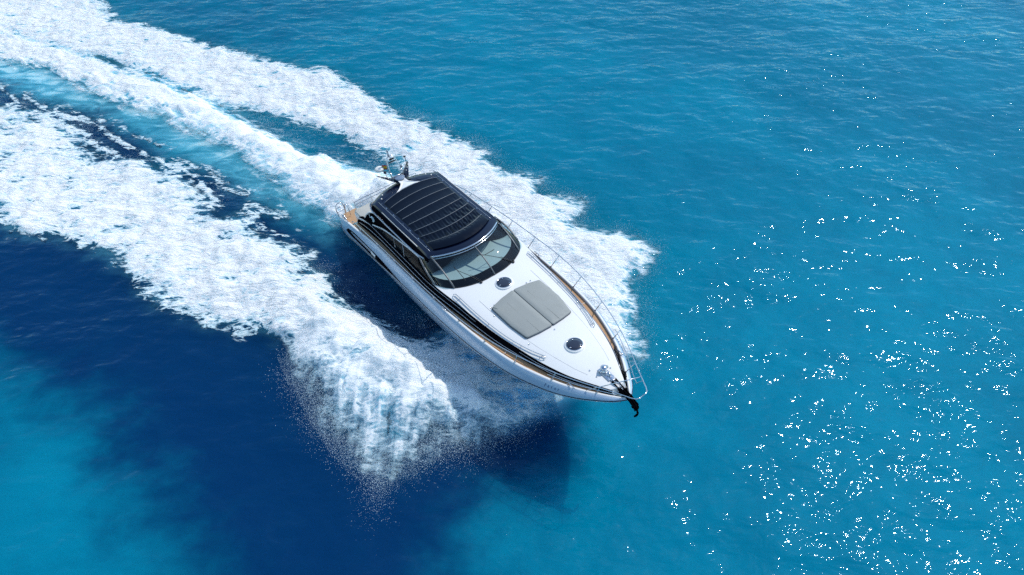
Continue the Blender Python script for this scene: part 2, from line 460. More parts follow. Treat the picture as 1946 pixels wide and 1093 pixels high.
# ------------------------------------------------------------------ the sea
POLY = {
    'nearband': [(-25.39,11.75),(-23.37,11.19),(-21.94,11.19),(-19.64,9.92),(-18.23,9.25),(-16.74,7.3),(-15.33,7.3),(-15.17,6.06),(-12.85,5.8),(-11.68,4.93),(-9.89,3.81),(-8.92,2.7),(-8.59,1.56),(-7.04,1.68),(-6.48,0.38),(-4.66,-0.2),(-3.58,-1.1),(-3.63,-1.96),(-2.81,-2.05),(-2.28,-3.25),(-1.75,-3.71),(-0.36,-4.55),(1.27,-5.33),(1.95,-5.69),(2.67,-5.92),(4.99,-7.15),(6.08,-8.11),(6.06,-8.49),(5.65,-8.8),(4.98,-9.12),(4.34,-9.43),(4.15,-9.86),(3.21,-10.38),(2.63,-10.02),(1.65,-9.72),(1.26,-10.38),(0.25,-9.35),(-0.13,-10.24),(-1.14,-8.73),(-2.03,-7.82),(-2.82,-7.31),(-3.35,-7.4),(-3.89,-6.52),(-4.5,-6.07),(-5.12,-5.71),(-6.11,-6.15),(-6.49,-5.53),(-7.0,-5.53),(-7.58,-5.19),(-9.12,-4.58),(-9.69,-4.11),(-10.52,-3.63),(-11.31,-2.66),(-12.73,-1.83),(-13.46,-1.64),(-13.76,-1.1),(-15.02,-0.64),(-16.61,-0.44),(-17.6,0.04),(-19.3,0.66)],
    'fringe': [(6.11,-8.18),(6.09,-8.56),(5.65,-8.95),(4.34,-9.68),(3.92,-10.38),(2.91,-10.76),(1.88,-11.05),(1.26,-11.6),(0.37,-12.05),(-0.5,-11.51),(-1.33,-10.76),(-2.29,-9.37),(-3.29,-8.07),(-3.93,-6.91),(-2.8,-5.92),(3.1,-7.15)],
    'port': [(-23.46,24.88),(-20.76,21.23),(-16.85,19.73),(-13.98,17.95),(-11.45,16.93),(-8.93,15.62),(-5.97,14.68),(-3.87,12.88),(-1.5,10.13),(0.57,8.85),(2.0,7.53),(3.22,6.7),(3.77,5.36),(6.26,3.89),(5.87,3.28),(8.0,2.31),(7.2,1.02),(9.65,0.14),(10.63,-0.87),(10.38,-1.83),(9.61,-2.75),(9.65,-4.05),(9.31,-5.14),(9.5,-6.17),(9.48,-6.79),(8.77,-7.15),(7.82,-7.15),(5.03,-4.61),(2.87,-1.03),(0.4,1.75),(-0.83,4.3),(-2.01,5.58),(-3.77,6.93),(-5.58,8.11),(-8.01,9.2),(-9.98,9.86),(-10.72,10.02),(-14.27,12.2),(-17.28,13.95),(-21.16,15.94),(-24.67,17.4),(-29.58,19.36),(-35.13,29.46),(-25.55,29.46)],
    'stern': [(-0.79,3.89),(-1.49,4.51),(-2.93,4.93),(-5.2,6.15),(-7.07,7.53),(-9.33,9.0),(-10.83,10.39),(-14.5,12.88),(-16.3,14.07),(-20.91,16.6),(-25.62,19.36),(-31.25,22.4),(-28.06,16.6),(-25.67,15.62),(-22.59,14.37),(-18.86,12.03),(-15.85,10.23),(-10.81,7.53),(-8.4,5.53),(-6.07,3.2),(-4.32,1.75),(-3.17,0.59),(-1.98,0.31),(0.0,1.02)],
    'streak': [(-30.56,21.15),(-27.02,19.51),(-24.29,17.95),(-21.05,16.93),(-16.52,14.68),(-13.52,12.59),(-13.69,12.2),(-16.16,13.71),(-20.57,15.82),(-24.22,17.13),(-29.58,19.36)],
    'thin': [(6.11,-8.18),(5.87,-8.62),(4.98,-9.2),(4.34,-9.49),(3.79,-8.51),(3.22,-7.61),(2.31,-6.42),(1.67,-5.66),(2.05,-5.4),(3.07,-6.17),(4.61,-7.5)],
    'topleft': [(-34.08,27.56),(-26.87,24.88),(-17.71,19.36),(-12.02,13.47),(-10.62,10.65),(-14.5,12.88),(-18.04,15.94),(-21.89,17.61),(-25.8,19.73),(-31.25,22.4)],
    'aer': [(-3.12,0.31),(-4.45,1.2),(-6.95,2.81),(-10.12,5.27),(-13.47,7.53),(-17.1,9.86),(-20.51,11.19),(-24.49,13.35),(-26.67,14.07),(-28.8,17.95),(-22.72,15.94),(-14.98,11.75),(-10.88,9.61),(-7.29,6.24),(-4.71,3.68),(-1.96,1.75)],
    'gapgreen': [(-10.13,10.39),(-8.08,9.5),(-5.06,8.21),(-2.21,6.15),(-1.1,4.42),(-2.37,4.59),(-4.59,5.71),(-7.01,7.25),(-8.98,8.7)],
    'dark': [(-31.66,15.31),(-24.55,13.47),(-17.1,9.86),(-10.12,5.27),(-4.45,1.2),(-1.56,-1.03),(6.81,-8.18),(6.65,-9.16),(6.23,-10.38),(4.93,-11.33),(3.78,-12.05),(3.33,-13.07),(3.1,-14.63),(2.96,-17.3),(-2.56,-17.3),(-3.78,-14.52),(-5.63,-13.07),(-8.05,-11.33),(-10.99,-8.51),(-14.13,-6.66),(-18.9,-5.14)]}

def axis(lo, hi, step, far, grow=1.12):
    a = list(np.arange(lo, hi + step / 2, step))
    s = step; x = a[-1]
    while x < far: s *= grow; x += s; a.append(x)
    s = step; x = a[0]; pre = []
    while x > -far: s *= grow; x -= s; pre.append(x)
    return np.array(pre[::-1] + a)

STEP = 0.065
gx = axis(-36, 34, STEP, 6000); gy = axis(-17, 27, STEP, 6000)
GX, GY = np.meshgrid(gx, gy)                       # shape (ny, nx)
inner = (GX > -36.5) & (GX < 34.5) & (GY > -17.5) & (GY < 27.5)
# distances on a coarse grid, then sampled
cx = np.arange(-42, 42.01, 0.2); cy = np.arange(-24, 34.01, 0.2)
CX, CY = np.meshgrid(cx, cy)
def sample(A):
    fx = np.clip((GX - cx[0]) / 0.2, 0, len(cx) - 1.001); fy = np.clip((GY - cy[0]) / 0.2, 0, len(cy) - 1.001)
    ix = fx.astype(int); iy = fy.astype(int); fx = fx - ix; fy = fy - iy
    return (A[iy, ix] * (1 - fx) + A[iy, ix + 1] * fx) * (1 - fy) + (A[iy + 1, ix] * (1 - fx) + A[iy + 1, ix + 1] * fx) * fy
SD = {k: sample(sdist(v, CX, CY)).astype(np.float32) for k, v in POLY.items()}
# wake frame: s along the track (aft positive), t across
ang = R(142)
WS = (GX * math.cos(ang) + GY * math.sin(ang)).astype(np.float32)
WT = (-GX * math.sin(ang) + GY * math.cos(ang)).astype(np.float32)
e1 = fbm(GX / 2.2, GY / 2.2, 3, 11)
e2 = fbm(GX / 0.75, GY / 0.75, 3, 21)
st = fbm(WS / 2.6, WT / 0.7, 4, 31)                 # streaks along the wake
lump = fbm(GX / 1.3, GY / 1.3, 2, 41)
ew = 0.55 * e1 + 0.4 * e2
_c, _s = math.cos(R(17)), math.sin(R(17))
RX = GX * _c + GY * _s; RY = -GX * _s + GY * _c
hole = fbm(RX / 2.1 + 5, RY / 0.75, 4, 45, 0.6)
fall = fbm(GX / 0.30, GY / 2.2, 3, 55)                # spray falling outwards in threads
stf = fbm(WS / 2.0, WT / 0.22, 3, 56)
age = sstep(0, 26, np.hypot(GX + 1.5, GY - 0))      # 0 at the boat, 1 far aft
near = sstep(-0.35, 1.5, SD['nearband'] + ew * 1.2) * (0.82 - 0.10 * age + 0.60 * hole)
near = near - 0.42 * (0.4 + age) * sstep(-0.2, 0.55, st) * sstep(3.4, 0.5, SD['nearband'])
bow_d = np.hypot((GX - 1.2) / 4.5, (GY + 9.6) / 2.6)
fringe = sstep(-0.2, 1.6, SD['fringe'] + ew * 1.1) * (0.44 + 0.55 * fall + 0.2 * e2)
port = sstep(-0.3, 1.3, SD['port'] + ew * 1.1) * (0.88 - 0.12 * age + 0.56 * hole)
strk = fbm((GX * 0.94 - GY * 0.34) / 3.2, (GX * 0.34 + GY * 0.94) / 0.35, 3, 51)   # fine fingers across the inner edges
stern = sstep(-0.6, 1.6, SD['stern'] + ew * 0.7 + 0.7 * st + 0.5 * stf) * (1.15 - 0.16 * age + 0.32 * stf + 0.15 * hole)
tl = sstep(-0.2, 1.2, SD['topleft'] + ew * 0.9 + 0.6 * st) * (0.8 + 0.3 * hole)
foam = np.maximum.reduce([near, fringe, port, stern, tl])
foam = foam - 0.42 * sstep(-0.1, 0.6, SD['streak'] + 0.6 * st + 0.5 * e2 + 0.3 * stf) * (0.75 + 0.6 * st)
foam = foam + 0.28 * np.exp(-(np.hypot((GX - 0.6) / 4.2, (GY + 7.4) / 2.6)) ** 2) * sstep(-0.2, 0.8, SD['nearband'])
thin = sstep(-0.7, 0.8, SD['thin'] + 0.4 * ew)  # foam strip in the boat's shadow: thinned, its blue shade painted in
foam = foam * (1 - thin) + thin * (0.52 + 0.3 * fall + 0.3 * e2)
mist = np.clip(np.maximum.reduce([sstep(-1.5, 0.5, SD['fringe']) * sstep(3.2, 0.4, SD['nearband']), thin, 0.8 * sstep(-1.2, 0.8, SD['stern']) * sstep(1.0, 0.5, age), 0.6 * sstep(2.0, 0.2, SD['port']) * sstep(9, 3, np.hypot(GX - 9, GY + 2))]), 0, 1)
gap = sstep(-0.5, 0.45, SD['gapgreen'] + 0.55 * strk + 0.2 * e2)
foam = foam * (1 - 0.85 * gap) + gap * 0.10 * (1 + strk)
# thin web of old foam on the dark water between the wake and the near band
web = sstep(0.25, 0.75, fbm(WS / 3.0, WT / 0.9, 4, 61, 0.55, True)) * sstep(-1.0, 1.5, SD['dark']) * sstep(-7.0, -3.5, -np.abs(WT - 1.2)) * sstep(2, 6, WS)
foam = np.maximum(foam, web * 0.42)
foam = np.where(inner, foam, foam * sstep(45, 36, np.abs(GX)))
foam = np.clip(foam, 0, 1.5)
aer = np.maximum.reduce([sstep(-1.8, 1.6, SD['aer'] + ew * 0.7 + 0.4 * st) * 0.95,
                         sstep(-0.6, 1.0, SD['port'] + ew) * 0.55,
                         sstep(-0.6, 1.2, SD['nearband'] + ew) * 0.42,
                         sstep(-0.5, 2.2, SD['fringe'] + ew) * 0.55,
                         sstep(-0.8, 1.0, SD['stern'] + ew) * 1.0]) * np.where(gap > 0, 1 - 0.82 * gap, 1)
deep_and_shade = 0.97 * sstep(-3.2, 2.6, SD['dark'] + 2.3 * fbm(GX / 5.0, GY / 4.0, 6, 71, 0.6) + 0.6 * fbm(GX / 1.2, GY / 0.7, 3, 75))  # sea-grass patch; its edge by the bow holds the boat's cast shadow as colour
deep_and_shade = np.maximum(deep_and_shade, 0.34 * sstep(-6, -13, GX - 0.2 * GY))
deep_and_shade = np.maximum(deep_and_shade * (1 - gap), 0.42 * gap)
aer = np.maximum(aer, 0.8 * thin)  # paler turquoise added to the painted shade beside the hull
aer = aer * (1 - 0.35 * sstep(0.0, 1.0, SD['fringe']) * (fall < 0))
# boat axes seen from the water grid
BX = 0.594 * GX - 0.802 * GY; BY = 0.80 * GX + 0.597 * GY
burst = np.exp(-((BX + 2.35) / 0.95) ** 2 - ((BY - 0.35) / 1.15) ** 2)
foam = np.maximum(foam, 1.25 * sstep(0.10, 0.55, burst + 0.15 * e2))
# heights: wind waves, wake relief, lumps of foam
fade = sstep(400, 60, np.hypot(GX, GY))
th = R(12)
wx_, wy_ = GX * math.cos(th) + GY * math.sin(th), -GX * math.sin(th) + GY * math.cos(th)
wave = 0.10 * fbm(wx_ / 7.5, wy_ / 4.2, 2, 81) + 0.10 * fbm(wx_ / 2.4, wy_ / 1.5, 3, 82, 0.5) * 1.0 + 0.02 * fbm(GX / 0.55, GY / 0.40, 2, 83)
fc = sstep(0.15, 1.0, foam)
hz = wave * fade * (1 - 0.3 * fc)
crest = np.exp(-((SD['stern'] - 1.3) / 1.1) ** 2) * sstep(30, 3, WS) * sstep(0.5, 4.0, WS) * (SD['stern'] > -3)
hz = hz + 0.50 * crest * (1 + 0.6 * e1 + 0.3 * e2)
bowl = np.exp(-(np.hypot((GX - 1.8) / 3.4, (GY + 8.0) / 1.9)) ** 2)
hz = hz + fc * (0.10 + 0.25 * bowl * (1 + 0.6 * e1 + 0.5 * e2) + 0.36 * np.maximum(-0.3, lump) * (1 - 0.4 * age))
pb = sstep(0, 2.2, SD['port']) * sstep(16, 2, np.hypot(GX - 7, GY + 2))
hz = hz + 0.35 * pb * (1 + 0.5 * e1)
inn = np.nonzero(inner.ravel())[0]
det = np.zeros_like(hz)
detv = fbm(GX / 0.42, GY / 0.42, 3, 91, 0.6)
det = (1 - 0.6 * mist) * (0.095 * detv + 0.05 * fbm(GX / 0.8, GY / 0.8, 2, 95, 0.5, True)) * fc * inner
rc = np.interp(BX, [-3, 1, 5, 8, 10, 11.6], [-5.6, -5.3, -4.7, -3.7, -2.7, -1.7])
rh = np.interp(BX, [-3, 0, 4, 7, 9.5, 11, 12], [0.15, 0.40, 0.85, 0.95, 0.75, 0.35, 0.0])
dd_ = BY - rc
ridge = rh * np.where(dd_ > 0, np.exp(-(dd_ / 1.15) ** 2), np.exp(-(dd_ / 2.1) ** 2)) * (1 + 0.32 * e1 + 0.22 * e2 + 0.05 * fall)
hz = hz + ridge * inner * sstep(-0.9, 1.6, np.maximum(np.maximum(SD['nearband'], SD['fringe']), SD['thin']) + 0.4 * ew)
hz = hz + det + 0.92 * burst * (1 + 0.25 * e2 + 0.2 * detv)
# gentle trough of pushed-down water beside the starboard side of the hull
tr_ = np.exp(-(((GX * 0.594 + GY * -0.802) - 4.5) / 7.0) ** 2) * np.exp(-(((GX * 0.80 + GY * 0.597) + 2.9) / 1.1) ** 2)
hz = hz - 0.16 * tr_

def np_mesh(name, X, Y, Z, facemask, mat, attrs):
    ny, nx = X.shape
    idx = np.arange(ny * nx).reshape(ny, nx)
    q = np.stack([idx[:-1, :-1], idx[:-1, 1:], idx[1:, 1:], idx[1:, :-1]], -1).reshape(-1, 4)
    if facemask is not None: q = q[facemask.ravel()]
    used = np.unique(q)
    remap = np.full(ny * nx, -1, np.int64); remap[used] = np.arange(len(used))
    q = remap[q]
    co = np.stack([X.ravel()[used], Y.ravel()[used], Z.ravel()[used]], -1).astype(np.float32)
    me = bpy.data.meshes.new(name)
    me.vertices.add(len(co)); me.vertices.foreach_set('co', co.ravel())
    me.loops.add(q.size); me.loops.foreach_set('vertex_index', q.ravel().astype(np.int32))
    me.polygons.add(len(q)); me.polygons.foreach_set('loop_start', np.arange(0, q.size, 4, dtype=np.int32))
    me.polygons.foreach_set('use_smooth', np.ones(len(q), bool))
    me.materials.append(mat)
    for an, av in attrs.items():
        a = me.attributes.new(an, 'FLOAT', 'POINT'); a.data.foreach_set('value', av.ravel()[used].astype(np.float32))
    me.update(calc_edges=True)
    o = bpy.data.objects.new(name, me); COL.objects.link(o)
    return o

def faces_of(mask):                                   # face kept when any corner is in the mask
    return mask[:-1, :-1] | mask[:-1, 1:] | mask[1:, 1:] | mask[1:, :-1]
FM = (foam > 0.24) & inner
ff = faces_of(FM)
att = {'foam': foam, 'aeration': aer, 'deep_and_shade': deep_and_shade, 'turbulence': age, 'mist': mist, 'shade_azure': np.clip(thin, 0, 1)}
core = np.zeros_like(FM); k_ = 4
core[k_:-k_, k_:-k_] = FM[k_:-k_, k_:-k_]
for sx, sy in ((k_, 0), (-k_, 0), (0, k_), (0, -k_)): core &= np.roll(np.roll(FM, sy, 0), sx, 1)
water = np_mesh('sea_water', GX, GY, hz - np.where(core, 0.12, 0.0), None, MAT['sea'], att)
tag(water, kind='structure')
lift = 0.004 + 0.02 * sstep(0.35, 0.9, foam)
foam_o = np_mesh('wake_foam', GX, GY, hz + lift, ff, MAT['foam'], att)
tag(foam_o, 'white foaming wake and bow wash streaming back from the speeding yacht', 'sea foam', kind='stuff')

def height_at(x, y):
    i = np.clip(np.searchsorted(gx, x), 0, len(gx) - 1); j = np.clip(np.searchsorted(gy, y), 0, len(gy) - 1)
    return hz[j, i], foam[j, i]

# ---- flying drops thrown from the edges of the foam
def poly_samples(name, n, spread=0.0):
    P = np.array(POLY[name]); lo, hi = P.min(0), P.max(0)
    q = rng.uniform(lo, hi, (n * 4, 2)); d = sdist(POLY[name], q[:, 0], q[:, 1])
    return q[d > 0][:n]
def edge_samples(pts, n, sig):
    P = np.array(pts, float); seg = np.linalg.norm(np.diff(P, axis=0), axis=1); cum = np.r_[0, np.cumsum(seg)]
    # clumps
    cc = rng.uniform(0, cum[-1], max(6, n // 220)); u = rng.choice(cc, n) + rng.normal(0, 0.22, n); u = np.clip(u, 0, cum[-1])
    i = np.clip(np.searchsorted(cum, u) - 1, 0, len(seg) - 1); t = (u - cum[i]) / seg[i]
    return P[i] + (P[i + 1] - P[i]) * t[:, None] + rng.normal(0, sig, (n, 2))
drops = []
def put(q, zlo, zhi, smin, smax, p=2.2):
    h_, f_ = height_at(q[:, 0], q[:, 1])
    z = h_ + zlo + (zhi - zlo) * rng.random(len(q)) ** 1.8
    s = smin + (smax - smin) * rng.random(len(q)) ** p
    drops.append(np.c_[q, z, s])
fr = POLY['fringe']
put(poly_samples('fringe', 40000), 0.0, 0.8, 0.003, 0.010, 3)
low = [(5.4,-8.9),(4.3,-9.5),(3.2,-10.5),(2.0,-10.3),(1.26,-11.0),(0.2,-11.2),(-.5,-10.6),(-1.3,-9.9),(-2.3,-8.4),(-3.4,-7.3)]
put(edge_samples(low, 26000, 0.42), 0.0, 0.5, 0.003, 0.011, 3)
tail = rng.normal(0, 1, (2200, 2)) * (0.30, 0.6) + (0.3, -11.7)
put(tail, 0.0, 0.3, 0.003, 0.010, 3)
pe = POLY['port'][8:32]
put(edge_samples(pe, 20000, 0.28), 0.0, 0.35, 0.003, 0.010, 3)
inn_e = [(-3.6,-2.2),(-2.8,-2.3),(-1.8,-3.5),(-0.4,-4.4),(1.3,-5.0),(2.7,-5.6),(4.4,-6.7)]
put(edge_samples(inn_e, 3500, 0.33), 0.0, 0.4, 0.003, 0.011, 3)
sp = [(-1.9,0.6),(-3.2,1.5),(-5.2,3.0),(-8.0,5.2),(-11,7.6),(-15,9.9),(-20,12.3)]
put(edge_samples(sp, 5500, 0.45), 0.0, 0.25, 0.003, 0.010, 3)
gp = [(-1.2,4.6),(-2.9,5.1),(-5.0,6.3),(-7.2,7.7),(-9.2,9.3)]
put(edge_samples(gp, 3500, 0.28), 0.0, 0.4, 0.003, 0.011, 3)
pt = [(-0.9,5.2),(-2.6,6.6),(-4.8,7.9),(-7.2,9.0),(-9.6,10.6)]
put(edge_samples(pt, 2500, 0.3), 0.0, 0.4, 0.003, 0.011, 3)
ne = POLY['nearband'][:20]
put(edge_samples(ne, 3500, 0.3), 0.0, 0.15, 0.003, 0.010, 3)
D = np.concatenate(drops)
octv = np.array([(1,0,0),(-1,0,0),(0,1,0),(0,-1,0),(0,0,1),(0,0,-1)], float)
octf = np.array([(0,2,4),(2,1,4),(1,3,4),(3,0,4),(2,0,5),(1,2,5),(3,1,5),(0,3,5)])
st3 = rng.uniform(0.7, 1.5, (len(D), 3))
V = (D[:, None, :3] + octv[None] * D[:, 3][:, None, None] * st3[:, None, :])
FV = (octf[None] + (np.arange(len(D)) * 6)[:, None, None]).reshape(-1, 3)
me = bpy.data.meshes.new('spray_drops')
me.vertices.add(len(V) * 6); me.vertices.foreach_set('co', V.astype(np.float32).ravel())
me.loops.add(FV.size); me.loops.foreach_set('vertex_index', FV.ravel().astype(np.int32))
me.polygons.add(len(FV)); me.polygons.foreach_set('loop_start', np.arange(0, FV.size, 3, dtype=np.int32))
me.polygons.foreach_set('use_smooth', np.ones(len(FV), bool))
me.materials.append(MAT['spray']); me.update(calc_edges=True)
spray = bpy.data.objects.new('spray_drops', me); COL.objects.link(spray)
tag(spray, 'fine white spray drops flying off the edges of the bow wash', 'spray', kind='stuff')

# ------------------------------------------------------------------ the yacht (boat axes: x forward, y port, z up)
boat = bpy.data.objects.new('motor_yacht', None); COL.objects.link(boat)
tag(boat, 'white and silver motor yacht with black canvas roof speeding across turquoise sea', 'yacht')
boat.matrix_world = Matrix(((0.59377, 0.79957, -0.09015, 0.0), (-0.80204, 0.59712, 0.01340, 0.0), (0.06455, 0.06435, 0.99584, -0.19364), (0, 0, 0, 1)))

def itp(xs, ys): return lambda x: float(np.interp(x, xs, ys))
def smooth_itp(pts):
    S = np.array(spline([(x, y) for x, y in pts], 8)); return lambda x: float(np.interp(x, S[:, 0], S[:, 1]))
Bf = smooth_itp([(-2.35, 1.72), (-2.1, 1.90), (-1.5, 2.0), (0, 2.05), (2, 2.08), (3.45, 2.10), (4.8, 2.09), (6.2, 2.07), (7.6, 2.01), (8.95, 1.90), (10.3, 1.69), (11.6, 1.28), (12.4, 0.90), (12.85, 0.62), (13.3, 0.32), (13.62, 0.03)])
Sf = smooth_itp([(-2.35, 0.85), (-1.9, 1.12), (-1.3, 1.36), (-0.4, 1.60), (0.7, 1.84), (2.0, 2.10), (3.45, 2.235), (6, 2.37), (9, 2.53), (12, 2.68), (13.62, 2.77)])
Kf = smooth_itp([(-2.35, 0.70), (-1.3, 0.76), (-0.3, 0.98), (1.5, 1.32), (3, 1.60), (4.3, 1.76), (6, 1.87), (7.5, 1.95), (8.7, 2.02), (10.3, 2.18), (11.2, 2.27), (12, 2.38), (12.9, 2.56), (13.62, 2.74)])
OFF = smooth_itp([(-2.35, 0.06), (-1.5, 0.12), (3, 0.13), (9, 0.14), (12, 0.15), (13.2, 0.11), (13.62, 0.02)])
CZ = smooth_itp([(-2.35, 0.12), (2, 0.20), (5.4, 0.38), (7.2, 0.66), (9.1, 1.02), (10.3, 1.38), (12, 1.98), (13, 2.35), (13.62, 2.68)])
CB = smooth_itp([(-2.35, 0.30), (3, 0.26), (7, 0.30), (10, 0.52), (11.6, 0.62), (12.85, 0.42), (13.3, 0.26), (13.62, 0.02)])
KZ = smooth_itp([(-2.35, -0.65), (6, -0.62), (9, -0.20), (11, 0.55), (12.3, 1.30), (13, 1.95), (13.62, 2.66)])

def hull_pt(x, s, side):
    """s: 0 gunwale .. 1 knuckle .. 2 chine .. 3 keel"""
    B, S, K, o = Bf(x), Sf(x), Kf(x), OFF(x)
    if s <= 1:
        a = s * math.pi / 2
        y = B + o * math.sin(a); z = S - (S - K) * (1 - math.cos(a)) * 0.5 - (S - K) * 0.5 * s
    elif s <= 2:
        t = s - 1; yc = max(0.0, B - CB(x)) ; y0 = B + o - 0.028 * min(1, o / .1)
        y = y0 + (yc - y0) * t ** 1.35; z = K + (CZ(x) - K) * t
    else:
        t = s - 2; yc = max(0.0, B - CB(x)); y = yc * (1 - t); z = CZ(x) + (KZ(x) - CZ(x)) * t
    return (x, side * y, z)
def hull_solve(x, z, side, out=0.012):
    lo, hi = 0.0, 2.0
    for _ in range(30):
        mid = (lo + hi) / 2
        if hull_pt(x, mid, side)[2] > z: lo = mid
        else: hi = mid
    p = hull_pt(x, lo, side)
    return (p[0], p[1] + side * out, p[2])

hx = list(np.linspace(-2.35, -1.2, 10)) + list(np.linspace(-1.0, 12, 66)) + list(np.linspace(12.15, 13.62, 12))
ss = [0, .12, .25, .4, .55, .7, .85, 0.95, 1.0, 1.0001, 1.12, 1.3, 1.5, 1.7, 1.85, 2.0, 2.35, 2.7, 3.0]
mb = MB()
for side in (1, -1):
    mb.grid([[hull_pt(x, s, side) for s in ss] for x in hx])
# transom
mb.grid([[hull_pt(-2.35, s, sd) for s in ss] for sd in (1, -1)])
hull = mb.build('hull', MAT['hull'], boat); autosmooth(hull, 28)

# gunwale cap (white), inner bulwark, side decks in teak
cap = MB(); plank_o = []
dx = list(np.linspace(-2.2, 13.35, 90))
inner_w = 0.085
def deck_z(x): return Sf(x) - 0.065
for side in (1, -1):
    cap.grid([[(x, side * Bf(x), Sf(x)), (x, side * (Bf(x) - .02), Sf(x) + .018), (x, side * max(0.01, Bf(x) - inner_w * .75), Sf(x) + .018), (x, side * max(0.01, Bf(x) - inner_w), Sf(x)), (x, side * max(0.005, Bf(x) - inner_w - .01), Sf(x) - .10)] for x in dx + [13.62]])
cap.build('gunwale', MAT['white'], boat)

Tf = smooth_itp([(-0.7, 1.64), (2, 1.73), (4.5, 1.81), (5.9, 1.82), (7.2, 1.69), (8.0, 1.615), (9.2, 1.475), (10.2, 1.30), (11.0, 1.14), (11.95, 0.84), (12.9, 0.38), (13.15, 0.25)])
Tb = smooth_itp([(-0.7, 1.70), (2, 1.79), (4.5, 1.88), (5.9, 1.88), (7.5, 1.75), (9.0, 1.61), (10.2, 1.39), (10.9, 1.22), (11.7, 0.99), (12.6, 0.55), (13.0, 0.33), (13.15, 0.27)])
TopZ = smooth_itp([(-0.7, 1.72), (-0.2, 2.04), (0.7, 2.36), (1.6, 2.48), (2.9, 2.58), (4.2, 2.68), (5.4, 2.74), (5.9, 2.785), (7, 2.785), (8, 2.76), (9, 2.755), (10, 2.785), (11, 2.82), (12, 2.84), (13.15, 2.87)])

def teak_strip(name, rows, width_fn=None):
    """rows: list of (outer_pt, inner_pt); plank attribute runs across"""
    V = []; F = []; A = []; n = 7
    for i, (a, b_) in enumerate(rows):
        a = np.array(a); b_ = np.array(b_); L = np.linalg.norm(a - b_)
        for k in range(n):
            t = k / (n - 1); V.append(a + (b_ - a) * t); A.append(t * L / 0.055)
    for i in range(len(rows) - 1):
        for k in range(n - 1):
            F.append((i * n + k, (i + 1) * n + k, (i + 1) * n + k + 1, i * n + k + 1))
    o = mesh_obj(name, V, F, MAT['teak'], boat)
    at = o.data.attributes.new('plank', 'FLOAT', 'POINT'); at.data.foreach_set('value', np.array(A, np.float32))
    return o
for side in (1, -1):
    rows = [((x, side * (Bf(x) - inner_w - .005), deck_z(x)), (x, side * max(0.0, min(Tb(x) - .0, Bf(x) - .12)), deck_z(x) + .004)) for x in np.linspace(-0.7, 13.1, 80)]
    teak_strip('side_deck', rows)
    for x in (7.05, 9.75, 12.0):
        a = np.array((x, side * (Bf(x) - inner_w), deck_z(x) + .006)); c_ = np.array((x - .05, side * (Tb(x) + .0), deck_z(x) + .010))
        jb = MB(); jb.tube([a, c_], .009, 5); jb.build('deck_joint', MAT['white'], boat)     # pale joint across the deck

# black glossy superstructure side, following the coachroof edge
sb = MB()
sx = list(np.linspace(-0.7, 13.15, 90))
for side in (1, -1):
    sb.grid([[(x, side * (Tb(x) + .015), deck_z(x) - .02), (x, side * (Tb(x) * .55 + Tf(x) * .45 + .02), deck_z(x) * .5 + TopZ(x) * .5), (x, side * (Tf(x) + .010), TopZ(x) - .04), (x, side * (Tf(x) - .006), TopZ(x) - .006), (x, side * (Tf(x) - .03), TopZ(x) + (.006 if x < 5.7 else -.01)), (x, side * (Tf(x) - .10), TopZ(x) - (0 if x < 5.7 else .03))] for x in sx])
wall = sb.build('superstructure_side', MAT['black'], boat)
for side in (1, -1):
    tb = MB()
    tb.tube([(x, side * (Tb(x) * .6 + Tf(x) * .4 + .038), deck_z(x) + (TopZ(x) - deck_z(x)) * .42) for x in np.linspace(-0.4, 12.7, 60)], .011, 6)
    tb.build('trim_strip', MAT['silver'], boat)
    tb = MB()
    tb.tube([(x, side * (Tf(x) + .028), TopZ(x) - .075 - .02 * math.sin(x * .9)) for x in np.linspace(0.3, 11.6, 60)], .008, 6)
    tb.build('trim_strip', MAT['silver'], boat)

# windscreen base curve and coachroof
def base_x(v): v = abs(v); return float(np.interp(v, BV[:, 0], BV[:, 1]))
BV = np.array(spline([(0, 7.01), (0.25, 6.99), (0.45, 6.90), (0.62, 6.77), (0.8, 6.54), (0.92, 6.22), (1.0, 5.75)], 8))
def roof_z(x, v):
    return TopZ(x) + 0.012 + 0.125 * (1 - abs(v) ** 2.4) * min(1, max(0.15, (13.4 - x) / 2.2))
def coach_pt(x, v): return (x, v * (Tf(x) - .012), roof_z(x, v))
vs = list(np.linspace(-1, 1, 41)); us = list(np.linspace(0, 1, 60))
G = []
for u in us:
    row = []
    for v in vs:
        x0 = base_x(v); x1 = 13.20 - 0.10 * v * v
        row.append(coach_pt(x0 + (x1 - x0) * u, v))
    G.append(row)
cb = MB(); cb.grid(G)
# small nose closing the front end
cb.grid([[G[-1][j] for j in range(41)], [(13.24, G[-1][j][1] * .9, deck_z(13.2) + .0) for j in range(41)]])
coach = cb.build('coachroof', MAT['white'], boat)
# foredeck between coachroof nose and stem
fb_ = MB()
fb_.grid([[(x, -(Bf(x) - .07), deck_z(x)), (x, 0, deck_z(x) + .02), (x, Bf(x) - .07, deck_z(x))] for x in np.linspace(12.9, 13.5, 6)])
fb_.build('foredeck', MAT['black'], boat)
# moulded panel lines on the coachroof
pl = MB()
for sgn in (1, -1):
    pl.tube([tuple(np.array(coach_pt(x, sgn * v_)) + (0, 0, .0015)) for x, v_ in [(7.6, .66), (8.5, .685), (9.5, .70), (10.5, .70), (11.2, .68), (11.9, .66), (12.3, .62)]], .005, 5)
pl.build('panel_seam', principled('seam_grey', (0.5, 0.5, 0.48), 0.6), coach)

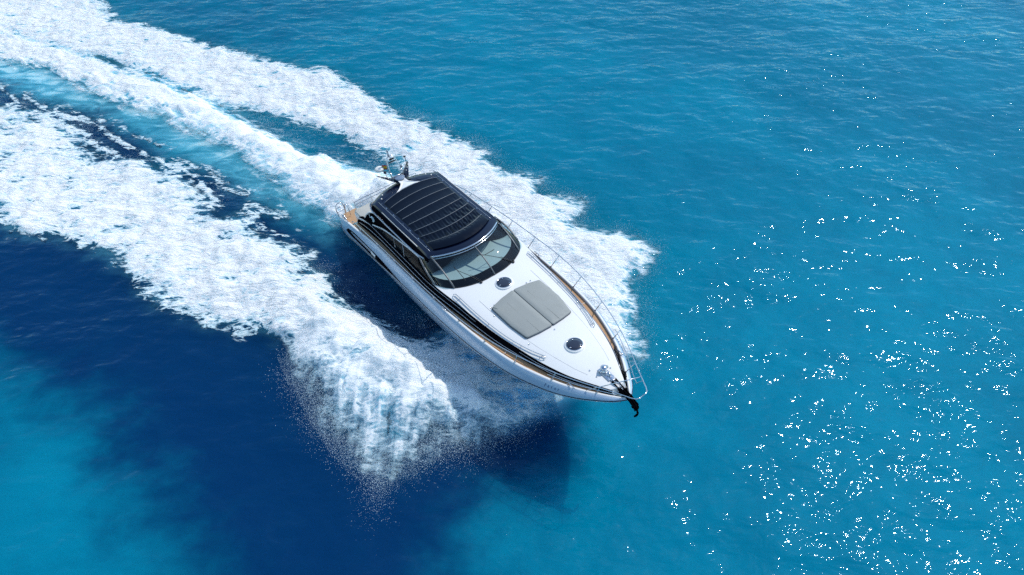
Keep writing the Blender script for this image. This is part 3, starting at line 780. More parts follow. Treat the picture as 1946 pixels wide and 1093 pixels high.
# handrail loops on the coachroof
for side in (1, -1):
    hb_ = MB()
    c = spline([(6.86, 1.575), (8.2, 1.52), (9.45, 1.39), (10.35, 1.20), (10.94, 1.00)], 6)
    def lift_(q, off, h):
        x, y = q[0], q[1] + off
        v = y / (Tf(x) - .012)
        return (x, side * y, roof_z(x, v) + h)
    outer = [lift_(q, .05, .055) for q in c]; innr = [lift_(q, -.055, .055) for q in c][::-1]
    e1_ = lift_((c[-1][0] + .06, c[-1][1]), -.02, .055); e0_ = lift_((c[0][0] - .06, c[0][1]), 0, .055)
    hb_.tube(outer + [e1_] + innr + [e0_], .0125, 8, closed=True)
    for i in (6, 14):
        a = np.array(outer[i]); b__ = np.array(innr[len(c) - 1 - i]); hb_.tube([a, b__], .010, 6)
    for i in (1, 8, 16, 23):
        for q in (outer[i], innr[len(c) - 1 - i]): hb_.tube([q, (q[0], q[1], q[2] - .06)], .012, 6)
    hb_.build('handrail', MAT['steel'], coach)

# round deck hatches
for hx_ in (7.54, 11.20):
    z0 = roof_z(hx_, 0) - .012
    lb = MB(); lb.lathe([(.32, -.01), (.315, .028), (.285, .045), (.25, .045), (.245, .03)], (hx_, 0, z0), 36, (-.03, 0, 1))
    ht_ = lb.build('deck_hatch', MAT['white'], boat)
    lb = MB(); lb.lathe([(.252, .036), (.24, .052), (.12, .058), (.001, .060)], (hx_, 0, z0), 36, (-.03, 0, 1))
    lb.build('pane', MAT['hatchglass'], ht_)
    lb = MB(); lb.lathe([(.262, .030), (.266, .054), (.250, .058), (.246, .05)], (hx_, 0, z0), 36, (-.03, 0, 1))
    for a in (40, 160, 280):
        p = (hx_ + .19 * math.cos(R(a)), .19 * math.sin(R(a)), z0 + .062); lb.box(p, (.05, .03, .02), .008, R(a))
    lb.build('rim', MAT['steel'], ht_)

# sun cushions on the coachroof: two pads
def cz(x, y): return roof_z(x, y / (Tf(x) - .012))
def pad(pts, seam):
    pts = [(x, y, cz(x, y) + .085) for x, y in pts]
    P = [Vector(p) for p in pts]
    # round the corners
    out = []; n = len(P)
    for i in range(n):
        a, b_, c = P[i - 1], P[i], P[(i + 1) % n]; r_ = .07
        d1 = (a - b_).normalized(); d2 = (c - b_).normalized()
        if d1.angle(d2) > R(165): out.append(b_); continue
        for k in range(4):
            t = k / 3; out.append(b_ + d1 * r_ * (1 - t) ** 2 + d2 * r_ * t ** 2)
    return [tuple(p) for p in out]
CUSH = {1: [(8.04, .012), (10.14, .012), (10.12, .45), (10.06, .83), (9.23, 1.0), (8.22, .985), (8.12, .58)],
        -1: [(10.14, -.008), (8.04, -.008), (8.10, -.53), (8.20, -.97), (8.26, -1.0), (9.23, -.99), (10.0, -.91), (10.10, -.48)]}
cush_root = None
for sgn in (1, -1):
    sl = MB(); sl.slab(pad(CUSH[sgn], 0), .09, .022, .004)
    cu = sl.build('sun_cushion', MAT['cushion'], boat)
    pp = MB(); pp.tube([(x, y, z - .052) for x, y, z in [(q[0], q[1], q[2]) for q in pad(CUSH[sgn], 0)]], .016, 5, closed=True)
    pp.build('piping', MAT['piping'], cu)
    sm = MB()
    yy = .42 * sgn - .08
    sm.tube([(x, yy * (1 - .02 * (x - 8)), cz(x, yy) + .090) for x in np.linspace(8.4, 10.1, 12)], .004, 5)
    sm.build('seam', MAT['cushion'], cu)
for (x, y) in ((8.02, .58), (8.02, .75), (8.12, -.82), (8.14, -.98), (8.5, -1.10), (10.2, -.99), (10.30, -.05), (12.54, .25), (12.52, -.27), (12.22, -.28)):
    fx = MB(); fx.lathe([(.022, -.01), (.022, .02), (.001, .026)], (x, y, cz(x, y)), 8); fx.build('deck_fitting', MAT['steel'], boat)

# windscreen
def top_pt(v): return (5.80 - .58 * v * v, v * 1.43, 3.50 - .08 * v * v)
def bot_pt(v): vv = v * .80; x = base_x(vv); return (x, vv * (Tf(x) - .012), roof_z(x, vv) + .01)
wb = MB(); rows = []
for v in np.linspace(-1, 1, 33):
    a, b_ = np.array(bot_pt(v)), np.array(top_pt(v))
    rows.append([a + (b_ - a) * t + np.array((.10, 0, .05)) * math.sin(math.pi * t) for t in np.linspace(0, 1, 9)])
wb.grid(rows); wind = wb.build('windscreen', MAT['glass'], boat)
def wpt(v, t, o=.012):
    a, b_ = np.array(bot_pt(v)), np.array(top_pt(v))
    return a + (b_ - a) * t + np.array((.10, 0, .05)) * math.sin(math.pi * t) + np.array((.6, 0, .8)) * o
for v, r_ in ((-.985, .030), (0.0, .026), (.985, .030)):
    m_ = MB(); m_.tube([wpt(v, t) for t in np.linspace(0, 1, 9)], [r_] * 9, 8); m_.build('mullion', MAT['mullion'], wind)
# lower dark frit band under the glass and the rubber seal around it
fb2_ = MB(); fb2_.tube([tuple(np.array(coach_pt(base_x(v), v)) + (0.0, 0, .01)) for v in np.linspace(-1, 1, 61)], .014, 6)
fb2_.build('windscreen_seal', MAT['rubber'], wind)
# quarter panes either side
for side in (1, -1):
    q = MB(); rows = []
    for t in np.linspace(0, 1, 9):
        a = np.array(wpt(side * .985, t, 0)); 
        pb_ = np.array((5.97 - 1.22 * t, side * (1.74 - .14 * t), 2.80 + .42 * t)) + np.array((.0, side * .05, .04)) * math.sin(math.pi * t)
        rows.append([a + (pb_ - a) * s + np.array((.06, side * .10, 0)) * math.sin(math.pi * s) * (1 - .7 * t) for s in np.linspace(0, 1, 7)])
    q.grid(rows); qg = q.build('quarter_window', MAT['glass'], boat)
    p_ = MB(); p_.tube([(5.99 - 1.22 * t, side * (1.76 - .14 * t + .05 * math.sin(math.pi * t)), 2.76 + .46 * t + .04 * math.sin(math.pi * t)) for t in np.linspace(0, 1, 9)], .038, 8)
    p_.build('pillar', MAT['mullion'], qg)
# wipers
for (v0, tip, t1) in ((-.42, -.72, .50), (.62, .06, .62)):
    wp = MB(); a = wpt(v0, -.02, .05); b_ = wpt((v0 + tip) / 2, t1 * .55, .05); c = wpt(tip, t1, .03)
    wp.tube([a, b_, c], [.014, .011, .008], 6)
    wp.tube([a + np.array((.0, .06, .0)), b_ + np.array((.0, .05, .0))], .008, 6)
    d_ = wpt(tip + .02, t1 - .34, .03) if v0 < 0 else wpt(tip + .30, t1 - .02, .03)
    e_ = wpt(tip - .02, t1 + .12, .03) if v0 < 0 else wpt(tip - .18, t1 + .10, .03)
    wp.tube([d_, c, e_], .012, 6)
    wp.lathe([(.045, -.02), (.045, .03), (.02, .045), (.001, .047)], tuple(wpt(v0, -.03, .03)), 10, (.3, 0, 1))
    wp.build('wiper', MAT['rubber'], wind)

# interior seen through the glass
ib = MB()
ib.box((3.4, 0, 1.55), (6.2, 3.35, .08))
ib.box((.68, 0, 1.75), (.08, 3.2, .5)); 
ib.build('cabin_floor', MAT['interior'], boat)
db = MB(); rows = []
for v in np.linspace(-1, 1, 41):
    xb = base_x(v * .97); y = v * (Tf(xb) - .16)
    front = xb - .34 - .05 * (1 - v * v)
    rows.append([(xb - .05, y, roof_z(xb, v * .97) - .05), (front, y * .985, 2.86 + .05 * (1 - v * v)), (front - .02, y * .98, 2.875 + .05 * (1 - v * v))])
db.grid(rows); dk_ = db.build('dash_front', MAT['black'], boat)
db = MB(); rows = []
for v in np.linspace(-1, 1, 41):
    xb = base_x(v * .97); y = v * (Tf(xb) - .16); front = xb - .36 - .05 * (1 - v * v)
    back = min(front - .02, 5.25 - .22 * math.cos(v * 3.0) - .10 * math.sin(v * 5.0 + .8) )
    rows.append([(front + (back - front) * t, y * (.98 - .02 * t), 2.88 + .05 * (1 - v * v) - .06 * t) for t in np.linspace(0, 1, 8)] + [(back - .01, y * .95, 2.1)])
db.grid(rows); db.build('dashboard', MAT['dash'], boat)
for side in (1, -1):
    s_ = MB(); s_.box((4.4, side * .75, 1.95), (.62, .62, .7), .12); s_.box((4.1, side * .75, 2.5), (.18, .60, .75), .08)
    s_.build('helm_seat', MAT['seat'], boat)
stw = MB(); stw.tube([(4.95 + .05 * math.cos(a), -.75 + .2 * math.cos(a), 2.72 + .19 * math.sin(a)) for a in np.linspace(0, 2 * math.pi, 20)[:-1]], .016, 6, closed=True)
stw.tube([(4.95, -.75, 2.72), (5.2, -.75, 2.66)], .03, 8); stw.build('steering_wheel', MAT['rubber'], boat)

# ---- hardtop
def ht_pt(u, v, dz=0.0):
    """u 0 aft .. 1 front, v -1..1"""
    xa = .70 + .34 * abs(v) ** 2.2; xf = 5.86 - .62 * v * v
    x = xa + (xf - xa) * u
    z = 3.42 + .14 * (1 - v * v) + .03 * math.sin(math.pi * u) + dz - .05 * max(0, (u - .93) / .07) ** 2 - .06 * max(0, (.06 - u) / .06) ** 2
    return (x, v * (1.46 - .02 * u), z)
hb2 = MB()
us_ = np.linspace(0, 1, 41); vs_ = np.linspace(-1, 1, 33)
hb2.grid([[ht_pt(u, v) for v in vs_] for u in us_])
for side in (1, -1):                                   # side coamings, curving down and under
    hb2.grid([[ht_pt(u, side), (ht_pt(u, side)[0], side * 1.50, 3.38 - .02 * u), (ht_pt(u, side)[0] + .04, side * 1.565, 3.26), (ht_pt(u, side)[0] + .08, side * (1.57), 3.17), (ht_pt(u, side)[0] + .08, side * 1.42, 3.12)] for u in us_])
hb2.grid([[ht_pt(0, v) for v in vs_], [(ht_pt(0, v)[0] - .05, ht_pt(0, v)[1], ht_pt(0, v)[2] - .07) for v in vs_], [(ht_pt(0, v)[0] + .02, ht_pt(0, v)[1] * .99, ht_pt(0, v)[2] - .2) for v in vs_]])
hb2.grid([[(ht_pt(u, v)[0] * .97 + .1, v * 1.42, 3.14 + .12 * (1 - v * v)) for v in vs_] for u in us_])   # underside
hard = hb2.build('hardtop', MAT['navy'], boat); autosmooth(hard, 50)
# black side bands, silver lower edge, white slide rail
for side in (1, -1):
    s_ = MB(); s_.grid([[(x, side * (1.505 + .008), 3.375), (x, side * 1.575, 3.27), (x + .02, side * 1.588, 3.19)] for x in np.linspace(1.15, 5.25, 30)])
    s_.build('side_band', MAT['black'], hard)
    s_ = MB(); s_.tube(spline([(.98, side * 1.40, 3.40), (.92, side * 1.5, 3.28), (1.12, side * 1.585, 3.15), (1.8, side * 1.60, 3.13), (3.0, side * 1.61, 3.16), (4.4, side * 1.61, 3.20), (5.0, side * 1.56, 3.26)], 6), .030, 8)
    s_.build('lower_rail', MAT['silver'], hard)
    s_ = MB(); s_.tube([(x, side * 1.475, 3.402 + .002 * x) for x in np.linspace(1.85, 4.45, 14)], .014, 6)
    s_.build('slide_rail', MAT['dome'], hard)
    s_ = MB(); s_.tube([(x, side * 1.30, 3.475) for x in np.linspace(1.3, 5.05, 20)], .008, 6)
    s_.build('slide_rail', MAT['silver'], hard)
for dz_, dx_, r_, mt in ((.02, .015, .030, 'steel'), (-.065, .045, .020, 'steel')):
    s_ = MB(); s_.tube([tuple(np.array(ht_pt(1, v)) + (dx_, 0, dz_ + .035)) for v in np.linspace(-.97, .97, 41)], r_, 8)
    s_.build('front_rim', MAT[mt], hard)
# folding canvas with ribs
NS = 8
def canvas_pt(u, v):
    xa = 1.42 + .16 * v * v; xf = 5.52 - .46 * v * v
    x = xa + (xf - xa) * u
    seg = u * NS; fr_ = seg - math.floor(seg)
    k = max(0, (u - .35) / .65)
    z = 3.455 + .135 * (1 - (v * .86) ** 2) + .035
    sag = -.022 * math.sin(math.pi * fr_) * (.4 + .9 * k)
    wr = .050 * k ** 1.4 * math.sin(math.pi * fr_) ** .6 * (math.sin(v * 34 + math.floor(seg) * 1.7 + 1.4 * math.sin(fr_ * 3 + v * 3)) * .6 + .5 * math.sin(v * 61 + 2.1 * math.floor(seg) + 3 * fr_)) * (.35 + .65 * abs(math.sin(v * 2.3 + seg * .6 + .6)))
    if u > 1 - 1.15 / NS:                              # the last fold is a smooth padded roll
        q = (u - (1 - 1.15 / NS)) / (1.15 / NS); wr *= max(0, 1 - q * 2.5); sag = .055 * math.sin(math.pi * min(1, q)) * (1 - v ** 4)
    edge = -.05 * max(0, (abs(v) - .93) / .07) ** 2
    return (x, v * 1.21, z + sag + wr + edge)
cv_ = MB(); cv_.grid([[canvas_pt(u, v) for v in np.linspace(-1, 1, 221)] for u in np.linspace(0, 1, 145)])
canv = cv_.build('sliding_canvas', MAT['fabric'], hard)
for i in range(0, NS):
    u = i / NS
    s_ = MB(); s_.tube([tuple(np.array(canvas_pt(u + 1e-6, v)) + (0, 0, .006)) for v in np.linspace(-.97, .97, 41)], .0085, 6)
    s_.build('rib', MAT['rib'], canv)
for x in (1.5, 1.85, 2.4, 2.5, 3.1, 3.55, 3.62, 4.2, 4.75):
    for side in (1, -1):
        bits = MB(); bits.box((x, side * 1.255, 3.485), (.09 if x * 10 % 2 < 1 else .03, .022, .014), .004); bits.build('canvas_clip', MAT['steel'], hard)
# aft locker lids in the hardtop
for side in (1, -1):
    s_ = MB(); s_.slab([tuple(np.array(ht_pt(.02 + .08 * a, side * (.35 + .45 * b_))) + (0, 0, .012)) for a, b_ in ([(0, 0), (0, 1), (1, 1), (1, 0)] if side < 0 else [(0, 0), (1, 0), (1, 1), (0, 1)])], .02, .006)
    s_.build('lid', MAT['navy'], hard)
    for (x, y) in ((1.02, .98), (1.22, 1.12)):
        s_ = MB(); s_.lathe([(.03, -.01), (.03, .02), (.001, .03)], (x, side * y, 3.49), 10); s_.build('lamp_button', MAT['dome'], hard)

# ---- side windows and the sweeping frame
frame_pts = spline([(-.55, 1.66, 1.80), (-.05, 1.665, 2.02), (.57, 1.66, 2.22), (1.3, 1.64, 2.50), (2.1, 1.62, 2.78), (3.15, 1.61, 2.98), (4.0, 1.60, 3.12), (4.75, 1.60, 3.20)], 5)
for side in (1, -1):
    s_ = MB(); s_.tube([(p[0], side * (p[1] + .015), p[2]) for p in frame_pts], .038, 8)
    fr_o = s_.build('window_frame', MAT['silver'], boat)
    g_ = MB(); rows = []
    P2 = [p for p in frame_pts if p[0] > .2] + [np.array((5.3, 1.64, 3.02)), np.array((5.7, 1.70, 2.88)), np.array((5.9, 1.74, 2.80))]
    for p in P2:
        x = p[0]; zl = TopZ(min(x, 5.9)) - .03; yl = Tf(x) - .02
        a = np.array((x, side * yl, zl)); b_ = np.array((x, side * p[1], max(zl + .01, p[2])))
        rows.append([a + (b_ - a) * t + np.array((0, side * .03, 0)) * math.sin(math.pi * t) for t in np.linspace(0, 1, 5)])
    g_.grid(rows); g_.build('side_window', MAT['sideglass'], fr_o)
    for (x0, x1, z1) in ((3.02, 2.80, 2.90), (3.75, 3.52, 3.03)):
        s_ = MB(); s_.tube([(x0, side * (Tf(x0) - .01), TopZ(x0)), (x1, side * 1.635, z1)], .012, 6); s_.build('window_bar', MAT['silver'], fr_o)
# dark aft wing with the pale emblem, under the hardtop's tail
for side in (1, -1):
    w_ = MB(); W0 = spline([(.10, 1.60, 2.14), (.35, 1.57, 2.45), (.8, 1.54, 2.80), (1.5, 1.55, 3.08), (2.4, 1.58, 3.12), (3.4, 1.59, 3.12)], 5)
    rows = []
    for i, p in enumerate(W0):
        zl = np.interp(p[0], [q[0] for q in frame_pts], [q[2] for q in frame_pts]) - .02
        a = np.array((p[0], side * 1.60, min(zl, p[2] - .01))); rows.append([a, (a + np.array((p[0], side * p[1], p[2]))) / 2 + np.array((0, side * .02, 0)), (p[0], side * p[1], p[2])])
    w_.grid(rows); wing = w_.build('aft_wing', MAT['black'], boat)
    e_ = MB(); ex, ez = 1.02, 2.66; ey = side * 1.612
    e_.tube([(ex + .10 * math.cos(a) * (1.0 if a < 4 else .8), ey, ez + .10 * math.sin(a)) for a in np.linspace(-1.9, 2.9, 14)], .030, 6)
    e_.tube([(ex - .06, ey, ez + .04), (ex + .02, ey, ez - .07)], .02, 6)
    e_.tube([(ex - .27, ey, ez + .10), (ex - .25, ey, ez - .08)], .014, 6)
    e_.tube([(ex - .25, ey, ez - .06), (ex - .12, ey, ez + .05)], .012, 6)
    e_.build('emblem', MAT['emblem'], wing)
    r_ = MB(); r_.tube([(p[0] - .02, side * p[1], p[2] + .02) for p in W0[:16]], .028, 8); r_.build('wing_edge', MAT['white'], wing)

# ---- radar arch: white spreader base, dark wings, hoop, instruments
arch = MB()
sp_out = [(1.46, -.64, 3.565), (1.30, -.36, 3.62), (1.12, -.17, 3.66), (.86, -.15, 3.68), (.62, -.22, 3.66), (.50, -.16, 3.64), (.50, .16, 3.64), (.62, .22, 3.66), (.86, .15, 3.68), (1.12, .17, 3.66), (1.30, .36, 3.62), (1.46, .64, 3.565), (1.40, .30, 3.64), (1.42, 0, 3.67), (1.40, -.30, 3.64)]
arch.slab(sp_out[::-1] if False else sp_out, .07, .012)
mast = arch.build('mast_base', MAT['white'], boat)
pn = MB(); pn.lathe([(.20, -.02), (.20, .016), (.185, .026), (.001, .03)], (.74, 0, 3.675), 28, (-.10, 0, 1)); pn.build('solar_panel', MAT['bluepanel'], mast)
for side in (1, -1):
    f_ = MB(); root = [(1.16, side * .12, 3.62), (.98, side * .24, 3.66), (.62, side * .24, 3.66), (.50, side * .18, 3.60)]
    tip = (.22, side * .72, 3.82)
    mid = [(.86, side * .36, 3.72), (.74, side * .42, 3.76), (.46, side * .44, 3.76), (.38, side * .40, 3.70)]
    tp = [(.30, side * .68, 3.80), (.26, side * .70, 3.82), (.18, side * .70, 3.82), (.16, side * .68, 3.79)]
    f_.grid([root, mid, tp, [tip] * 4], cv=True)
    f_.grid([root, [(.8, side * .15, 3.62)] * 4], cv=True)
    fin = f_.build('mast_wing', MAT['navy'], mast)
    for k in (.3, .55, .8):
        d_ = MB(); d_.lathe([(.022, -.01), (.022, .02), (.001, .03)], (.72 - .42 * k, side * (.28 + .42 * k), 3.70 + .13 * k), 8); d_.build('lamp', MAT['dome'], fin)
hp = MB()
for dxo in (0.0,):
    hp.tube(spline([(.60, -.24, 3.62), (.50, -.235, 3.90), (.38, -.20, 4.16), (.31, -.165, 4.36), (.28, -.09, 4.44), (.28, .09, 4.44), (.31, .165, 4.36), (.38, .20, 4.16), (.50, .235, 3.90), (.60, .24, 3.62)], 4), .020, 8)
hp.tube([(.72, -.22, 3.66), (.50, -.225, 3.95)], .014, 6); hp.tube([(.72, .22, 3.66), (.50, .225, 3.95)], .014, 6)
hp.tube([(.36, -.18, 4.20), (.36, .18, 4.20)], .014, 6); hp.tube([(.58, -.22, 3.70), (.58, .22, 3.70)], .03, 6)
hoop = hp.build('mast_hoop', MAT['steel'], mast)
i_ = MB(); i_.box((.36, 0, 4.235), (.05, .26, .05), .012); i_.box((.34, .02, 4.33), (.06, .22, .07), .02); i_.build('light_bar', MAT['rubber'], hoop)
i_ = MB(); i_.lathe([(.10, 0), (.105, .03), (.06, .06), (.03, .07)], (.29, .05, 4.39), 16); i_.build('lamp_shade', MAT['white'], hoop)
i_ = MB(); i_.lathe([(.030, 0), (.030, .06), (.045, .07), (.045, .15), (.028, .16), (.028, .20), (.045, .22), (.04, .30), (.001, .33)], (.28, -.05, 4.44), 12); i_.build('masthead_light', MAT['silver'], hoop)
i_ = MB(); i_.tube([(.36, -.30, 3.76), (.22, -.50, 4.02)], .012, 6); i_.lathe([(.001, .10), (.12, .085), (.175, .04), (.18, 0), (.14, -.04), (.001, -.05)], (.20, -.52, 4.03), 24); i_.build('radome', MAT['dome'], mast)
i_ = MB(); i_.tube([(.55, -.42, 3.78), (.46, -.42, 3.95)], .010, 6); i_.lathe([(.001, .06), (.05, .05), (.06, 0), (.03, -.03), (.001, -.03)], (.45, -.42, 3.95), 14); i_.build('antenna_puck', MAT['navy'], mast)
i_ = MB(); i_.tube([(.36, .58, 3.80), (.30, .60, 4.12)], .012, 6); i_.box((.29, .59, 4.15), (.06, .09, .06), .02); i_.build('spotlight', MAT['rubber'], mast)
i_ = MB(); i_.tube([(.50, .24, 3.92), (.42, .50, 3.90)], .012, 6); i_.box((.47, .30, 3.95), (.08, .07, .1), .02); i_.build('horn', MAT['steel'], mast)
for (a, b_) in (((.60, -.26, 3.66), (.16, -.24, 5.02)), ((.60, .26, 3.66), (.20, .20, 5.10))):
    i_ = MB(); i_.tube([a, tuple((np.array(a) + b_) / 2), b_], [.013, .008, .004], 6); i_.build('whip_antenna', MAT['silver'], mast)
# small ensign on its staff
fl = MB(); rows = []
for s in np.linspace(0, 1, 9): rows.append([(.40 - .26 * s, -.27 - .10 * s + .03 * math.sin(s * 7), 3.98 + .20 * t - .03 * s * s) for t in (0, .25, .5, .75, 1)])
fl.grid(rows)
flag = fl.build('flag', None, mast, mats=[MAT['red'], MAT['yellow']], fmat=[(0 if j in (0, 3) else 1) for i in range(8) for j in range(4)])
so = flag.modifiers.new('thickness', 'SOLIDIFY'); so.thickness = .004

# ---- stern: cockpit, sun pad, teak, platform, gate, rails
cbx = MB()
cbx.box((-.22, 0, 1.36), (1.85, 3.22, .86), .10)
cock = cbx.build('aft_locker', MAT['white'], boat)
s_ = MB(); s_.slab([(-1.10, -1.50, 1.85), (-1.05, -1.58, 1.85), (.40, -1.56, 1.85), (.62, -1.30, 1.85), (.62, 1.30, 1.85), (.40, 1.56, 1.85), (-1.05, 1.58, 1.85), (-1.10, 1.50, 1.85)], .09, .03, .01)
s_.build('sun_pad', MAT['cushion_beige'], cock)
for side in (1, -1):
    teak_strip('stern_deck', [((a[0], -side * a[1] if side > 0 else a[1], a[2]), (b_[0], -side * b_[1] if side > 0 else b_[1], b_[2])) for a, b_ in [((x, -(Bf(x) - .1), 1.05 + .14 * (x + 2.2)), (x, -1.12, 1.05 + .14 * (x + 2.2))) for x in (-2.25, -1.9, -1.5, -1.15)]])
pf_ = MB(); pf_.box((-2.45, 0, .52), (.75, 3.1, .12), .05); plat = pf_.build('swim_platform', MAT['hull'], boat)
for side in (1,):
    teak_strip('platform_teak', [((x, -1.42, .584), (x, 1.42, .584)) for x in (-2.78, -2.5, -2.15)])
gt = MB()
gA = [(-2.10, -1.98, 1.12), (-2.18, -1.98, 1.62), (-2.20, -1.66, 1.66), (-2.10, -1.66, 1.12)]
gt.tube(spline(gA, 3), .020, 8); gt.tube([(-2.16, -1.98, 1.50), (-2.18, -1.66, 1.54)], .016, 6); gt.tube([(-2.13, -1.98, 1.32), (-2.14, -1.66, 1.34)], .010, 6)
gt.tube(spline([(-2.12, -1.64, 1.12), (-2.10, -1.60, 1.58), (-1.92, -1.56, 1.55), (-1.80, -1.56, 1.16)], 4), .018, 8)
gt.build('boarding_gate', MAT['steel'], boat)
cl_ = MB()
for x in (-1.80, -1.62): cl_.lathe([(.06, 0), (.045, .03), (.035, .09), (.05, .13), (.05, .16), (.001, .17)], (x, -1.90, Sf(x)), 12)
cl_.tube([(-1.9, -1.9, Sf(-1.7) + .10), (-1.45, -1.9, Sf(-1.5) + .08)], .02, 6); cl_.build('mooring_winch', MAT['steel'], boat)
rl = MB()
for (z, r_) in ((2.20, .016), (2.05, .012)):
    rl.tube(spline([(-1.02, -1.50, 1.88), (-1.08, -1.48, z - .06), (-1.10, -1.40, z), (-1.12, -.6, z), (-1.12, .6, z), (-1.10, 1.40, z), (-1.08, 1.48, z - .06), (-1.02, 1.50, 1.88)], 4), r_, 6)
for y in (-.7, 0, .7): rl.tube([(-1.08, y, 1.86), (-1.12, y, 2.20)], .012, 6)
rl.build('pad_rail', MAT['steel'], cock)

# ---- hull windows, vents, portholes, rub rail, name
def decal(outline, side, name, mat, parent, out=.012, n_in=6):
    """outline: top/bottom polylines [(x, ztop, zbot)]"""
    m_ = MB(); rows = []
    for x, zt, zb in outline: rows.append([hull_solve(x, zb + (zt - zb) * t, side, out if 0 < t < 1 else out * .2) for t in (0, .08, .5, .92, 1)])
    m_.grid(rows); return m_.build(name, mat, parent)
for side in (1, -1):
    top = [(-1.15, 1.08), (-.95, 1.27), (-.6, 1.38), (-.1, 1.49), (.6, 1.60), (1.3, 1.68), (2.0, 1.76), (2.6, 1.79), (3.3, 1.78), (4.1, 1.73)]
    bot = [(-1.15, 1.04), (-.95, 1.02), (-.6, 1.06), (-.1, 1.15), (.6, 1.24), (1.3, 1.33), (2.0, 1.44), (2.6, 1.54), (3.3, 1.63), (4.1, 1.715)]
    tx = np.array(top); bx2 = np.array(bot)
    hw = decal([(x, np.interp(x, tx[:, 0], tx[:, 1]), np.interp(x, bx2[:, 0], bx2[:, 1])) for x in np.linspace(-1.15, 4.1, 44)], side, 'hull_window', MAT['black'], hull)
    v_ = MB(); rows = []
    for x in np.linspace(-.55, 1.45, 16):
        zt = np.interp(x, tx[:, 0], tx[:, 1]) - .05; zb = zt - .13 * math.sin(math.pi * min(1, (x + .56) / .5) / 2)
        rows.append([hull_solve(x, zb, side, .012), hull_solve(x, (zt + zb) / 2, side, .035), hull_solve(x, zt, side, .012)])
    v_.grid(rows); v_.build('air_vent', MAT['silver'], hull)
    decal([(x, 1.66 + .02 * (x - 1.5), 1.53 + .03 * (x - 1.5)) for x in np.linspace(1.48, 1.85, 4)], side, 'vent_cap', MAT['white'], hull, .04)
    r_ = MB(); r_.tube([hull_pt(x, 1.0, side) for x in np.linspace(-2.3, 13.6, 110)], .017, 6); r_.build('rub_rail', MAT['navy'], hull)
    r_ = MB(); r_.tube([tuple(np.array(hull_pt(x, 1.0, side)) + (0, side * .012, -.035)) for x in np.linspace(-2.2, 13.5, 110)], .008, 6); r_.build('rub_strip', MAT['steel'], hull)
    for (x, z, L) in ((3.20, 1.30, .42), (3.72, 1.27, .42), (5.45, 1.50, .45), (7.95, 1.68, .62), (8.95, 1.76, .62), (11.1, 2.12, .55)):
        pts = []
        for s in np.linspace(0, 1, 12):
            hgt = .085 * math.sin(math.pi * s) ** .6
            zc = z + .10 - .20 * s
            pts.append((x - L / 2 + L * s, zc + hgt / 2 + .001, zc - hgt / 2 - .001))
        ph = decal(pts, side, 'porthole', MAT['black'], hull)
        rr_ = MB(); rr_.tube([hull_solve(p[0], p[1] + .006, side, .010) for p in pts] + [hull_solve(p[0], p[2] - .006, side, .010) for p in pts[::-1]], .006, 5, closed=True)
        rr_.build('frame', MAT['silver'], ph)
    # short blue script near the bow
    x0, z0 = (11.50, 2.50)
    gl_ = {0: [[(0, -.5), (.12, .5)], [(.12, .5), (.3, .5), (.32, .15), (.08, .05)]], 1: [[(.05, -.35), (.05, .2), (.28, .2), (.28, -.35), (.05, -.35)]], 2: [[(.12, .5), (.12, -.35)]], 3: [[(.05, .2), (.08, -.3), (.28, -.3), (.28, .2)]], 4: [[(.05, -.4), (.05, .2), (.28, .2)]]}
    for i in range(5):
        nm = MB()
        for stroke in gl_[i]:
            dd = []
            for k in range(len(stroke) - 1):
                for t in (0, .5): dd.append(np.array(stroke[k]) + (np.array(stroke[k + 1]) - stroke[k]) * t)
            dd.append(np.array(stroke[-1]))
            nm.tube([hull_solve((x0 + (.105 * (i + d[0])) if side < 0 else x0 + .55 - (.105 * (i + d[0]))), z0 + .11 * d[1] + .012 * i, side, .004) for d in dd], .0065, 4)
        nm.build('name_letter', MAT['letter'], hull)

